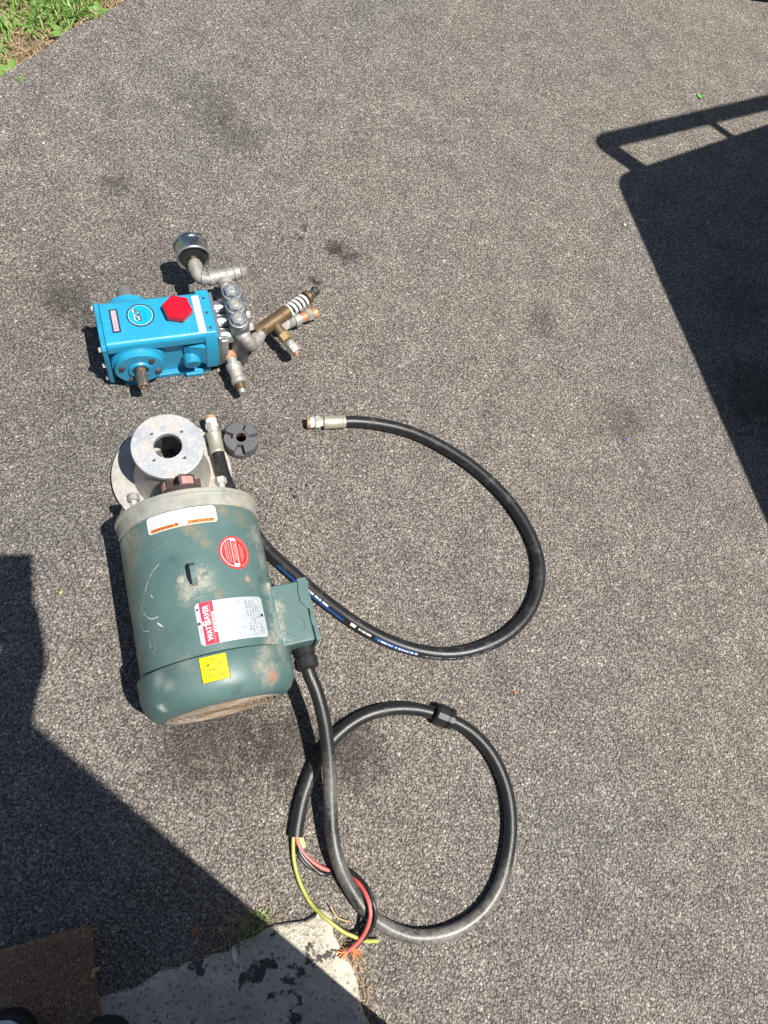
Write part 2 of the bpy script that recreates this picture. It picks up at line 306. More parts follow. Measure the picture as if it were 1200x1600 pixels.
def blade_material(name, stops, trans=0.25, rough=0.5):
    m, n, l, b = nodes(name)
    g = N(n, 'ShaderNodeNewGeometry')
    x = n.new('ShaderNodeValToRGB'); l.new(g.outputs['Random Per Island'], x.inputs[0])
    e = x.color_ramp.elements
    while len(e) < len(stops): e.new(0.5)
    for q, (p, c) in zip(e, stops): q.position = p; q.color = c4(c)
    l.new(x.outputs[0], b.inputs['Base Color']); b.inputs['Roughness'].default_value = rough
    if trans > 0:
        out = [q for q in n if q.type == 'OUTPUT_MATERIAL'][0]
        t = n.new('ShaderNodeBsdfTranslucent'); l.new(x.outputs[0], t.inputs[0])
        ms = n.new('ShaderNodeMixShader'); ms.inputs[0].default_value = trans
        l.new(b.outputs[0], ms.inputs[1]); l.new(t.outputs[0], ms.inputs[2]); l.new(ms.outputs[0], out.inputs[0])
    return m

# ------------------------------------------------------------------ mesh helpers
COL = scene.collection
def Vm(p): return Vector(p)
class MB:
    def __init__(self): self.v, self.f = [], []
    def add(self, vs, fs):
        o = len(self.v); self.v += [tuple(p) for p in vs]; self.f += [tuple(i + o for i in q) for q in fs]; return self
    def box(self, c, s, rot=None, taper=1.0):
        x, y, z = (k / 2 for k in s)
        pts = [Vector((i * x * (taper if k > 0 else 1), j * y * (taper if k > 0 else 1), k * z)) for i in (-1, 1) for j in (-1, 1) for k in (-1, 1)]
        if rot is not None: pts = [rot @ p for p in pts]
        pts = [p + Vector(c) for p in pts]
        return self.add(pts, [(0, 1, 3, 2), (4, 6, 7, 5), (0, 4, 5, 1), (2, 3, 7, 6), (0, 2, 6, 4), (1, 5, 7, 3)])
    def lathe(self, o, axis, prof, seg=32, phase=0.0, arc=None, closed_ends=True):
        """prof: list of (radius, height along axis)"""
        o = Vector(o); a = Vector(axis).normalized()
        t = Vector((0, 0, 1)) if abs(a.z) < 0.9 else Vector((1, 0, 0))
        e1 = a.cross(t).normalized(); e2 = a.cross(e1).normalized()
        vs, fs = [], []
        full = arc is None
        a0, a1 = (0, 2 * math.pi) if full else arc
        nn = seg if full else seg + 1
        for (r, h) in prof:
            for i in range(nn):
                q = phase + a0 + (a1 - a0) * i / seg
                vs.append(o + a * h + (e1 * math.cos(q) + e2 * math.sin(q)) * r)
        for k in range(len(prof) - 1):
            for i in range(seg):
                j = (i + 1) % nn
                fs.append((k * nn + i, k * nn + j, (k + 1) * nn + j, (k + 1) * nn + i))
        if full and closed_ends:
            if prof[0][0] > 1e-6: fs.append(tuple(range(nn))[::-1])
            if prof[-1][0] > 1e-6: fs.append(tuple(range((len(prof) - 1) * nn, len(prof) * nn)))
        return self.add(vs, fs)
    def rod(self, p0, p1, r0, r1=None, seg=20, ch=0.0):
        p0, p1 = Vector(p0), Vector(p1); L = (p1 - p0).length; r1 = r0 if r1 is None else r1
        pr = [(r0, 0), (r1, L)] if ch == 0 else [(r0 - ch, 0), (r0, ch), (r1, L - ch), (r1 - ch, L)]
        return self.lathe(p0, p1 - p0, pr, seg)
    def prism(self, poly, z0, z1, plane='xy'):
        """extrude a polygon; plane yz means poly is (y,z) and is extruded along x"""
        n = len(poly)
        if plane == 'xy': P = lambda a, b, h: (a, b, h)
        elif plane == 'yz': P = lambda a, b, h: (h, a, b)
        else: P = lambda a, b, h: (a, h, b)
        vs = [P(a, b, z0) for a, b in poly] + [P(a, b, z1) for a, b in poly]
        fs = [tuple(range(n))[::-1], tuple(range(n, 2 * n))] + [(i, (i + 1) % n, n + (i + 1) % n, n + i) for i in range(n)]
        return self.add(vs, fs)
    def tube(self, pts, rad, seg=12, caps=True, radf=None):
        pts = [Vector(p) for p in pts]; n = len(pts)
        tan = [(pts[min(i + 1, n - 1)] - pts[max(i - 1, 0)]).normalized() for i in range(n)]
        u = tan[0].cross(Vector((0, 0, 1)))
        if u.length < 1e-3: u = tan[0].cross(Vector((1, 0, 0)))
        u.normalize()
        vs, fs = [], []
        for i in range(n):
            u = (u - tan[i] * u.dot(tan[i])).normalized(); w_ = tan[i].cross(u)
            r = rad if radf is None else radf(i / (n - 1))
            for k in range(seg):
                q = 2 * math.pi * k / seg
                vs.append(pts[i] + (u * math.cos(q) + w_ * math.sin(q)) * r)
        for i in range(n - 1):
            for k in range(seg):
                j = (k + 1) % seg
                fs.append((i * seg + k, i * seg + j, (i + 1) * seg + j, (i + 1) * seg + k))
        if caps: fs += [tuple(range(seg))[::-1], tuple(range((n - 1) * seg, n * seg))]
        return self.add(vs, fs)
    def build(self, name, mat, parent=None, bevel=0.0, bseg=2, angle=35, smooth=True):
        me = bpy.data.meshes.new(name); me.from_pydata(self.v, [], self.f); me.validate()
        bm = bmesh.new(); bm.from_mesh(me); bmesh.ops.recalc_face_normals(bm, faces=bm.faces[:]); bm.to_mesh(me); bm.free()
        me.materials.append(M[mat] if isinstance(mat, str) else mat)
        if smooth:
            me.polygons.foreach_set('use_smooth', [True] * len(me.polygons)); me.set_sharp_from_angle(angle=R(angle))
        o = bpy.data.objects.new(name, me); COL.objects.link(o)
        if parent: o.parent = parent
        if bevel > 0:
            b = o.modifiers.new('bevel', 'BEVEL'); b.width = bevel; b.segments = bseg; b.limit_method = 'ANGLE'; b.angle_limit = R(angle)
            b.harden_normals = True
        return o
def spline(pts, step=0.01):
    """Catmull-Rom through the points"""
    P = [Vector(p) for p in pts]; P = [P[0] * 2 - P[1]] + P + [P[-1] * 2 - P[-2]]
    out = []
    for i in range(1, len(P) - 2):
        a, b, c, d = P[i - 1], P[i], P[i + 1], P[i + 2]
        k = max(2, int((c - b).length / step))
        for j in range(k):
            t = j / k
            out.append(0.5 * ((2 * b) + (c - a) * t + (2 * a - 5 * b + 4 * c - d) * t * t + (3 * b - a - 3 * c + d) * t ** 3))
    out.append(P[-2]); return out
def tag(o, label=None, cat=None, group=None, kind=None):
    for k, v in (('label', label), ('category', cat), ('group', group), ('kind', kind)):
        if v: o[k] = v
    return o
def empty(name, loc=(0, 0, 0), rz=0.0):
    o = bpy.data.objects.new(name, None); o.location = loc; o.rotation_euler = (0, 0, rz)
    o.empty_display_size = 0.05; COL.objects.link(o); return o
def text2d(s, wd, ht, bold=0.0):
    """letters as a flat mesh fitted to wd x ht, centred"""
    cu = bpy.data.curves.new('lettering', 'FONT'); cu.body = s; cu.resolution_u = 2; cu.offset = bold; cu.align_x = 'CENTER'
    o = bpy.data.objects.new('lettering', cu); COL.objects.link(o)
    bpy.context.view_layer.update()
    me = bpy.data.meshes.new_from_object(o.evaluated_get(bpy.context.evaluated_depsgraph_get()))
    vs = [v.co.copy() for v in me.vertices]; fs = [tuple(p.vertices) for p in me.polygons]
    bpy.data.objects.remove(o); bpy.data.curves.remove(cu); bpy.data.meshes.remove(me)
    x0, x1 = min(v.x for v in vs), max(v.x for v in vs); y0, y1 = min(v.y for v in vs), max(v.y for v in vs)
    return [((v.x - (x0 + x1) / 2) * wd / (x1 - x0), (v.y - (y0 + y1) / 2) * ht / (y1 - y0)) for v in vs], fs
def plate2d(name, loops, z0, z1, mat, parent=None, bevel=0.0008):
    """flat plate with holes: the first loop is the outline, the others are openings"""
    cu = bpy.data.curves.new(name, 'CURVE'); cu.dimensions = '2D'; cu.fill_mode = 'BOTH'
    cu.extrude = (z1 - z0) / 2 - bevel; cu.bevel_depth = bevel; cu.bevel_resolution = 1
    for lp in loops:
        s = cu.splines.new('POLY'); s.points.add(len(lp) - 1); s.use_cyclic_u = True
        for q, (x, y) in zip(s.points, lp): q.co = (x, y, 0, 1)
    o = bpy.data.objects.new(name, cu); COL.objects.link(o); bpy.context.view_layer.update()
    me = bpy.data.meshes.new_from_object(o.evaluated_get(bpy.context.evaluated_depsgraph_get()))
    bpy.data.objects.remove(o); bpy.data.curves.remove(cu)
    for v in me.vertices: v.co.z += (z0 + z1) / 2
    me.materials.clear(); me.materials.append(M[mat] if isinstance(mat, str) else mat)
    me.polygons.foreach_set('use_smooth', [True] * len(me.polygons)); me.set_sharp_from_angle(angle=R(30))
    o = bpy.data.objects.new(name, me); COL.objects.link(o)
    if parent: o.parent = parent
    return o
def circle(x, y, r, n=32, ph=0.0): return [(x + r * math.cos(ph + 2 * math.pi * i / n), y + r * math.sin(ph + 2 * math.pi * i / n)) for i in range(n)]
def wrapped(name, vs, fs, fmap, mat, parent):
    mb = MB(); mb.add([fmap(x, y) for x, y in vs], fs); return mb.build(name, mat, parent, smooth=False)
def grid(x0, x1, y0, y1, nx, ny):
    vs = [(x0 + (x1 - x0) * i / nx, y0 + (y1 - y0) * j / ny) for j in range(ny + 1) for i in range(nx + 1)]
    fs = [(j * (nx + 1) + i, j * (nx + 1) + i + 1, (j + 1) * (nx + 1) + i + 1, (j + 1) * (nx + 1) + i) for j in range(ny) for i in range(nx)]
    return vs, fs
def disc2d(cx, cy, r, rings=4, seg=32, r0=0.0, arc=(0, 2 * math.pi), sy=1.0):
    vs, fs = [], []
    for k in range(rings + 1):
        q = r0 + (r - r0) * k / rings
        for i in range(seg + 1):
            a = arc[0] + (arc[1] - arc[0]) * i / seg
            vs.append((cx + q * math.cos(a), cy + q * math.sin(a) * sy))
    for k in range(rings):
        for i in range(seg):
            fs.append((k * (seg + 1) + i, k * (seg + 1) + i + 1, (k + 1) * (seg + 1) + i + 1, (k + 1) * (seg + 1) + i))
    return vs, fs

# ================================================================== THE SETTING
M['asphalt'] = asphalt_material([
    (*(-0.8017, 1.2992), 0.09, 0.34, 5.0), (*(-0.7066, 1.2369), 0.09, 0.30, 5.0), (*(-0.3674, 1.0939), 0.030, 0.80, 4.2), (*(-0.3385, 1.0845), 0.022, 0.75, 4.0), (*(-0.4512, 1.1009), 0.014, 0.6, 3.0), (*(-0.7494, 0.6684), 0.07, 0.50, 5.0), (*(-0.6782, 0.6583), 0.05, 0.45, 4.5),
    (*(-0.0782, 0.0802), 0.13, 0.62, 3.4), (*(0.1430, 0.1627), 0.08, 0.66, 3.6), (*(0.0417, 0.1234), 0.09, 0.55, 3.4), (*(-0.8401, 0.9715), 0.035, 0.5, 4.0),
    (*(0.1125, 1.1792), 0.05, 0.34, 3.5), (*(0.3550, 1.0427), 0.07, 0.36, 3.5), (*(0.6340, 1.2853), 0.13, 0.60, 3.5), (*(0.5191, 1.5300), 0.10, 0.40, 3.5), (*(-0.3641, 0.9876), 0.016, 0.85, 2.5), (*(-0.6295, 0.5851), 0.55, 0.16, 0.6), (*(-0.4444, 1.0732), 0.010, 0.7, 3.0), (*(-0.3228, 1.1041), 0.012, 0.6, 3.5)])
M['concrete'] = concrete_material(); M['soil'] = soil_material()

gd = MB(); gd.add([(-300, -300, -0.028), (300, -300, -0.028), (300, 300, -0.028), (-300, 300, -0.028)], [(0, 1, 2, 3)])
tag(gd.build('ground', 'soil'), kind='structure')

# the driveway: one asphalt sheet whose left border is a ragged line along the lawn
EA, EB = Vector((*(-1.1949, 1.0749), 0)), Vector((*(-1.1310, 1.4592), 0))
ed = (EB - EA).normalized(); en = Vector((-ed.y, ed.x, 0))            # en points to the lawn
edge = []
for i in range(0, 281):
    s = -2.0 + i * 0.02
    wob = 0.006 * math.sin(s * 9) + 0.004 * math.sin(s * 31 + 1) + random.uniform(-0.003, 0.003)
    edge.append(EA + ed * s + en * wob)
pts = [EA - ed * 60] + edge + [EA + ed * 60]
back = [p - en * 60 for p in (EA + ed * 60, EA - ed * 60)]
mb = MB(); vs = [(p.x, p.y, 0) for p in pts + back]; nn = len(pts)
lo = [(p.x + en.x * 0.012, p.y + en.y * 0.012, -0.03) for p in pts]
mb.add(vs + lo, [tuple(range(len(vs)))] + [(i, i + 1, len(vs) + i + 1, len(vs) + i) for i in range(nn - 1)])
tag(mb.build('driveway', 'asphalt', smooth=False), kind='structure')

# concrete slab at the foot of the door, worn corner towards the cord
C0, C1, C2 = (Vector((*q, 0)) for q in ((0.2109, -0.0575), (-0.0350, -0.2999), (0.3480, -0.1738)))
d1, d2 = (C1 - C0).normalized(), (C2 - C0).normalized()
line = [C0 + d1 * (1.6 - 0.02 * i) for i in range(80)]
corner = [C0 + d1 * 0.016 + d2 * 0.001, C0 + d1 * 0.007 + d2 * 0.006, C0 + d2 * 0.017]
line2 = [C0 + d2 * (0.02 + 0.02 * i) for i in range(80)]
n1 = (d2 - d1 * d1.dot(d2)).normalized(); n2 = (d1 - d2 * d2.dot(d1)).normalized()
def rag(k, p, nrm): return p + nrm * (0.003 + 0.004 * math.sin(k * 0.9) + random.uniform(-0.0022, 0.0035))
outl = [rag(i, p, n1) for i, p in enumerate(line)] + corner + [rag(i * 1.3, p, n2) for i, p in enumerate(line2)] + [C0 + d2 * 1.6 + d1 * 1.6]
cx = sum((p for p in outl), Vector()) / len(outl)
mb = MB(); k = len(outl); cen = C0 + d1 * 0.5 + d2 * 0.5
inn = [p + (cen - p).normalized() * 0.006 for p in outl]
mb.add([(p.x, p.y, -0.02) for p in outl] + [(p.x, p.y, 0.007) for p in outl] + [(p.x, p.y, 0.012) for p in inn],
       [(i, (i + 1) % k, k + (i + 1) % k, k + i) for i in range(k)] + [(k + i, k + (i + 1) % k, 2 * k + (i + 1) % k, 2 * k + i) for i in range(k)] + [tuple(range(2 * k, 3 * k))])
tag(mb.build('concrete_slab', 'concrete', angle=50), kind='structure')

# grass: blades rooted beside the driveway
M['grass'] = blade_material('grass_blades', [(0, (0.09, 0.20, 0.03)), (0.4, (0.18, 0.36, 0.065)), (0.75, (0.28, 0.47, 0.12)), (0.90, (0.44, 0.53, 0.22)), (1, (0.55, 0.47, 0.26))], 0.35)
M['dry'] = blade_material('dry_blades', [(0, (0.16, 0.10, 0.055)), (0.5, (0.36, 0.25, 0.13)), (1, (0.60, 0.46, 0.28))], 0.1, 0.7)
def blades(name, mat, spots):
    """spots: (x, y, z, length, width, heading, lean)"""
    vs, fs = [], []
    for (x, y, z, ln, wd, hd, lean) in spots:
        o = len(vs); dx, dy = math.cos(hd), math.sin(hd); sx, sy = -dy * wd / 2, dx * wd / 2
        for t, k in ((0, 0.8), (0.4, 1.0), (0.75, 0.7)):
            out = ln * t * math.sin(lean * (0.35 + 0.65 * t)); h = ln * t * math.cos(lean * (0.35 + 0.65 * t))
            vs.append((x + dx * out + sx * k, y + dy * out + sy * k, z + h)); vs.append((x + dx * out - sx * k, y + dy * out - sy * k, z + h))
        out = ln * math.sin(lean); vs.append((x + dx * out, y + dy * out, z + ln * math.cos(lean)))
        fs += [(o, o + 1, o + 3, o + 2), (o + 2, o + 3, o + 5, o + 4), (o + 4, o + 5, o + 6)]
    me = bpy.data.meshes.new(name); me.from_pydata(vs, [], fs); me.materials.append(M[mat])
    me.polygons.foreach_set('use_smooth', [True] * len(me.polygons))
    o = bpy.data.objects.new(name, me); COL.objects.link(o); return o
rnd = random.Random(3)
sp, dr = [], []
for i in range(70000):
    s = rnd.uniform(-1.2, 2.2); q = 0.05 + 1.25 * rnd.random() ** 1.5
    if q < 0.05 + 0.05 * (1 + math.sin(s * 17)) * rnd.random(): continue
    clump = math.sin(s * 41 + 3 * math.sin(q * 23)) * math.sin(q * 47 + 2 * math.sin(s * 19))
    if clump < -0.35 and rnd.random() < 0.75: continue
    p = EA + ed * s + en * q
    sp.append((p.x, p.y, -0.028, rnd.uniform(0.018, 0.055) * (1.0 + 0.3 * clump), rnd.uniform(0.0022, 0.0050), rnd.uniform(0, 6.28), rnd.uniform(0.35, 1.5)))
tag(blades('grass', 'grass', sp), 'short sunlit green lawn grass in the upper left corner', 'grass', kind='stuff')
for i in range(9000):
    s = rnd.uniform(-1.2, 2.2); q = 0.005 + 0.20 * rnd.random() ** 1.3
    p = EA + ed * s + en * q
    dr.append((p.x, p.y, -0.027, rnd.uniform(0.015, 0.05), rnd.uniform(0.001, 0.0024), rnd.uniform(0, 6.28), rnd.uniform(1.2, 1.55)))
tag(blades('dry_thatch', 'dry', dr), 'tan dead grass clippings strewn between lawn and asphalt edge', 'dead grass', kind='stuff')
# broad-leaved weeds at the border of the lawn
def weed(name, x, y, nl, size, label):
    w_ = empty(name, (x, y, -0.028)); rr = random.Random(int(x * 1000) + int(y * 777))
    for i in range(nl):
        a = 6.283 * i / nl + rr.uniform(-0.4, 0.4); ln = size * rr.uniform(0.7, 1.15); wd = ln * rr.uniform(0.28, 0.4); el = rr.uniform(0.25, 0.75)
        mb = MB(); vs, fs = [], []
        for j in range(8):
            t = j / 7; hw = wd * math.sin(math.pi * min(1, 0.05 + t * 0.98)) ** 0.8 * (1 + 0.12 * math.sin(t * 22)) / 2
            r_ = ln * t * math.cos(el); h = ln * t * math.sin(el) * (1.35 - 0.75 * t) + 0.004
            for sd in (-1, 0, 1):
                vs.append((r_ * math.cos(a) - sd * hw * math.sin(a), r_ * math.sin(a) + sd * hw * math.cos(a), h + abs(sd) * hw * 0.35))
        for j in range(7): fs += [(j * 3, j * 3 + 1, j * 3 + 4, j * 3 + 3), (j * 3 + 1, j * 3 + 2, j * 3 + 5, j * 3 + 4)]
        mb.add(vs, fs); mb.build('leaf', 'weed_leaf', w_, angle=80)
    return tag(w_, label, 'weed', 'weeds along the lawn border')
M['weed_leaf'] = blade_material('weed_leaves', [(0, (0.11, 0.25, 0.04)), (1, (0.24, 0.40, 0.09))], 0.3)
weed('weed', *(-1.1956, 1.1070), 6, 0.060, 'broad-leaved green weed nearest the left edge of the picture')
weed('weed', *(-1.1806, 1.2866), 7, 0.050, 'broad-leaved green weed halfway along the lawn border')
weed('weed', *(-1.1668, 1.3920), 6, 0.045, 'broad-leaved green weed near the top of the lawn border')

# ================================================================== GREEN ELECTRIC MOTOR
MOT = empty('electric_motor', (-0.1967, 0.2555, 0), R(41))
tag(MOT, 'dusty teal green electric motor lying on its side with a black power cord', 'motor')
ZC, RB = 0.117, 0.111
def onc(theta, y, r=RB): return (r * math.sin(theta), y, ZC + r * math.cos(theta))
def cyl(th0, y0, r, flip=False):
    """flat (x,y) in metres -> drum surface round th0,y0; x runs round the drum, y along it"""
    return lambda x, y: onc(R(th0) + x / r, y0 + y, r)
mb = MB(); mb.lathe((0, 0, ZC), (0, 1, 0), [(0.100, -0.150), (0.1035, -0.1185), (0.110, -0.1180), (RB, -0.117), (RB, 0.100), (0.1085, 0.1005), (0.1085, 0.106)], 96)
mb.build('stator_frame', 'green', MOT, angle=40)
mb = MB(); mb.lathe((0, 0, ZC), (0, 1, 0), [(0.1085, 0.1055), (0.1115, 0.106), (0.1120, 0.127), (0.1145, 0.1285), (0.1145, 0.134), (0.111, 0.1362), (0.098, 0.1362), (0.095, 0.128), (0.062, 0.126), (0.060, 0.136), (0.042, 0.137), (0.040, 0.129), (0.016, 0.128)], 96)
eb = mb.build('end_bell', 'grey_cast', MOT, angle=30)
def capscrew(x, z, parent):
    p = MB(); p.rod((x, 0.125, z), (x, 0.137, z), 0.0085, seg=24, ch=0.001)
    b = p.build('bolt_boss', 'grey_cast', parent)
    p = MB(); p.rod((x, 0.137, z), (x, 0.158, z), 0.0052, seg=16)
    for k in range(5): p.rod((x, 0.139 + k * 0.0036, z), (x, 0.1412 + k * 0.0036, z), 0.0060, seg=16, ch=0.0006)
    p.build('threaded_stud', 'bolt_pale', b)
    p = MB(); p.lathe((x, 0.158, z), (0, 1, 0), [(0.0085, 0), (0.0098, 0.001), (0.0098, 0.010), (0.0085, 0.0115), (0.005, 0.0115), (0.004, 0.007)], 6 if x > 0 else 24)
    p.build('screw_head', 'bolt_pale' if x > 0 else 'zinc', b)
capscrew(-0.077, 0.160, MOT); capscrew(0.061, 0.172, MOT)
# shaft and the coupling half still on it
mb = MB(); mb.rod((0, 0.12, ZC), (0, 0.19, ZC), 0.0143, seg=32, ch=0.001); mb.build('shaft', 'shaft', MOT)
def jaw_ring(mb, o, axis, r_in, r_out, h0, h1, cnt, width, ph, seg=8):
    for k in range(cnt):
        a = ph + 2 * math.pi * k / cnt
        mb2 = MB(); mb2.lathe(o, axis, [(r_in, h0), (r_out, h0), (r_out, h1 - 0.001), (r_out - 0.001, h1), (r_in, h1), (r_in, h0)], seg, 0, (a - width / 2, a + width / 2))
        nn = seg + 1; m_ = 6
        mb2.f += [tuple(j * nn for j in range(m_ - 1))[::-1], tuple(j * nn + seg for j in range(m_ - 1))]
        yield mb2
mb = MB(); mb.lathe((0, 0.135, ZC), (0, 1, 0), [(0.0145, 0), (0.0305, 0), (0.0325, 0.002), (0.0325, 0.042), (0.0320, 0.043), (0.0145, 0.043), (0.0145, 0)], 48)
hub = mb.build('coupling_hub', 'iron_brown', MOT, angle=30)
for q in jaw_ring(None, (0, 0.135, ZC), (0, 1, 0), 0.017, 0.0322, 0.0425, 0.0625, 4, R(50), R(20)):
    q.build('jaw', 'iron_brown', hub, angle=30)
for q in jaw_ring(None, (0, 0.135, ZC), (0, 1, 0), 0.020, 0.0330, 0.0445, 0.0585, 4, R(34), R(20)):
    q.build('worn_patch', 'pink_wear', hub, angle=30)
# fan cover with its rear grille
mb = MB(); mb.lathe((0, 0, ZC), (0, -1, 0), [(0.1130, 0.1290), (0.1140, 0.1205), (0.1165, 0.1205), (0.1172, 0.1220), (0.1168, 0.150), (0.1140, 0.164), (0.1075, 0.176), (0.0985, 0.1835), (0.090, 0.1865), (0.0865, 0.1868), (0.0865, 0.178)], 96, closed_ends=False)
fc = mb.build('fan_cover', 'green_cover', MOT, angle=40)
mb = MB(); mb.lathe((0, 0, ZC), (0, -1, 0), [(0.0870, 0.1765), (0.0001, 0.1765)], 48); mb.build('grille_recess', 'black_metal', fc)
mb = MB()
for k, rr in enumerate((0.012, 0.026, 0.038, 0.050, 0.0615, 0.073, 0.0835)):
    mb.lathe((0, 0, ZC), (0, -1, 0), [(rr - 0.0042, 0.1838), (rr - 0.0034, 0.1868), (rr + 0.0034, 0.1868), (rr + 0.0042, 0.1838), (rr - 0.0042, 0.1838)], 64, closed_ends=False)
for k in range(8):
    a = k * math.pi / 4 + 0.3
    mb.box((0.042 * math.sin(a), -0.1846, ZC + 0.042 * math.cos(a)), (0.013, 0.0034, 0.088), Matrix.Rotation(a, 3, 'Y'))
mb.build('grille', 'rust_dust', fc, angle=40)
# lifting lug and its rivets
mb = MB(); mb.box((-0.0095, -0.003, ZC + RB + 0.0005), (0.012, 0.030, 0.003)); lug = mb.build('lifting_lug', 'green_dusty', MOT, bevel=0.001)
mb = MB(); mb.prism([(-0.016, 0.0), (0.016, 0.0), (0.015, 0.016), (0.009, 0.024), (-0.009, 0.024), (-0.015, 0.016)], -0.0085, -0.0005, 'yz')
for i, v in enumerate(mb.v): mb.v[i] = (v[0] - 0.004, v[1] - 0.002, v[2] + ZC + RB - 0.001)
mb.build('lug_plate', 'green', lug, bevel=0.001)
for th, y in ((-14.5, -0.0035), (4.0, -0.0065)):
    p = onc(R(th), y); nrm = Vector((math.sin(R(th)), 0, math.cos(R(th))))
    mb = MB(); mb.lathe(p, nrm, [(0.0062, -0.001), (0.0062, 0.0014), (0.0045, 0.0028), (0.0, 0.0032)], 20); mb.build('rivet', 'green_dusty', lug)
# dust and bare scratches on the drum
mb = MB(); vs, fs = disc2d(0, 0, 1, 3, 20)
def ribbon(path, wd, r, name='scratch', mat='scratch'):
    """path of (theta deg, y) on the drum"""
    P = [Vector((R(t) * r, y, 0)) for t, y in path]; P = spline(P, 0.003); rr = random.Random(len(path) + int(abs(path[0][1]) * 1e4))
    vs, fs = [], []
    seg = 0; n = len(P)
    for i, p in enumerate(P):
        t = (P[min(i + 1, n - 1)] - P[max(i - 1, 0)]).normalized(); s = Vector((-t.y, t.x, 0)); w_ = wd * rr.uniform(0.25, 1.0)
        for k in (-1, 1): q = p + s * w_ * k / 2; vs.append((q.x, q.y))
    for i in range(n - 1):
        if rr.random() > 0.13: fs.append((2 * i, 2 * i + 1, 2 * i + 3, 2 * i + 2))
    return wrapped(name, vs, fs, lambda x, y: onc(x / r, y, r), mat, MOT)
RS = RB + 0.0005
ribbon([(-29, 0.030), (-38, 0.018), (-47, -0.004), (-53, -0.022), (-57, -0.038), (-56, -0.055), (-49, -0.060)], 0.0013, RS)
ribbon([(-52, -0.030), (-49, -0.038), (-44, -0.045), (-37, -0.046)], 0.0022, RS)
ribbon([(-41, -0.010), (-39, -0.016)], 0.0024, RS)
ribbon([(-39, -0.054), (-36, -0.060), (-33, -0.065)], 0.0030, RS)
ribbon([(-49, -0.062), (-50, -0.080), (-47, -0.098)], 0.0010, RS)
ribbon([(-45, -0.072), (-45, -0.092)], 0.0008, RS)
# warning labels on the drum (they face the far end)
RL = RB + 0.0006
def patch(name, th0, th1, y0, y1, mat, parent, r=RL, n=24):
    vs, fs = grid(R(th0) * r, R(th1) * r, y0, y1, n, 2); return wrapped(name, vs, fs, lambda x, y: onc(x / r, y, r), mat, parent)
def rounded(th0, th1, y0, y1, rad, name, mat, parent, r=RL):
    x0, x1 = R(th0) * r, R(th1) * r; nx = 28; vs, fs = [], []
    for i in range(nx + 1):
        x = x0 + (x1 - x0) * i / nx; e = min(x - x0, x1 - x); c = rad - math.sqrt(max(0, rad * rad - max(0, rad - e) ** 2)) if e < rad else 0
        vs += [(x, y0 + c), (x, (y0 + y1) / 2), (x, y1 - c)]
    for i in range(nx): fs += [(3 * i, 3 * i + 3, 3 * i + 4, 3 * i + 1), (3 * i + 1, 3 * i + 4, 3 * i + 5, 3 * i + 2)]
    return wrapped(name, vs, fs, lambda x, y: onc(x / r, y, r), mat, parent)
wl = rounded(-33.2, 21.8, 0.0775, 0.1045, 0.003, 'warning_label', 'label_white', MOT)
patch('dividing_line', -5.4, -4.9, 0.0776, 0.1044, 'ink_grey', wl, RL + 0.0002, 2)
patch('orange_strip', -31.0, -8.0, 0.0785, 0.0845, 'label_orange', wl, RL + 0.0002)
patch('orange_strip', -1.5, 19.5, 0.0785, 0.0845, 'label_orange', wl, RL + 0.0002)
def marks(name, th0, th1, y0, y1, rows, mat, parent, r, fill=0.75, along='theta', seed=1, thick=0.45):
    """rows of tiny print too small to read"""
    rr = random.Random(seed); vs, fs = [], []
    for k in range(rows):
        if along == 'theta':
            yy = y0 + (y1 - y0) * (k + 0.5) / rows; h = (y1 - y0) / rows * thick; a, e = R(th0) * r, R(th1) * r
        else:
            yy = R(th0) * r + (R(th1) - R(th0)) * r * (k + 0.5) / rows; h = (R(th1) - R(th0)) * r / rows * thick; a, e = y0, y1
        x = a
        while x < e:
            wdt = rr.uniform(0.0006, 0.0032)
            if rr.random() < fill:
                o = len(vs); q = [(x, yy - h / 2), (min(x + wdt, e), yy - h / 2), (min(x + wdt, e), yy + h / 2), (x, yy + h / 2)]
                if along != 'theta': q = [(b_, a_) for a_, b_ in q]
                vs += q; fs.append((o, o + 1, o + 2, o + 3))
            x += wdt + rr.uniform(0.0003, 0.0012)
    return wrapped(name, vs, fs, lambda x, y: onc(x / r, y, r), mat, parent)
marks('small_print', -31, -7, 0.0862, 0.1025, 7, 'ink_grey', wl, RL + 0.0002, 0.85, seed=2, thick=0.42)
marks('small_print', -2, 20, 0.0862, 0.1025, 7, 'ink_grey', wl, RL + 0.0002, 0.85, seed=3, thick=0.42)
marks('strip_print', -29.5, -12.5, 0.0800, 0.0830, 1, 'ink', wl, RL + 0.0004, 0.9, seed=4, thick=0.8)
marks('strip_print', 2.5, 14, 0.0800, 0.0830, 1, 'ink', wl, RL + 0.0004, 0.9, seed=5, thick=0.8)
for th in (-10.0, 16.8):
    x = R(th) * RL; wrapped('hazard_triangle', [(x - 0.0024, 0.0835), (x + 0.0024, 0.0835), (x, 0.0797)], [(0, 1, 2)], lambda x, y: onc(x / RL, y, RL + 0.0004), 'ink', wl)
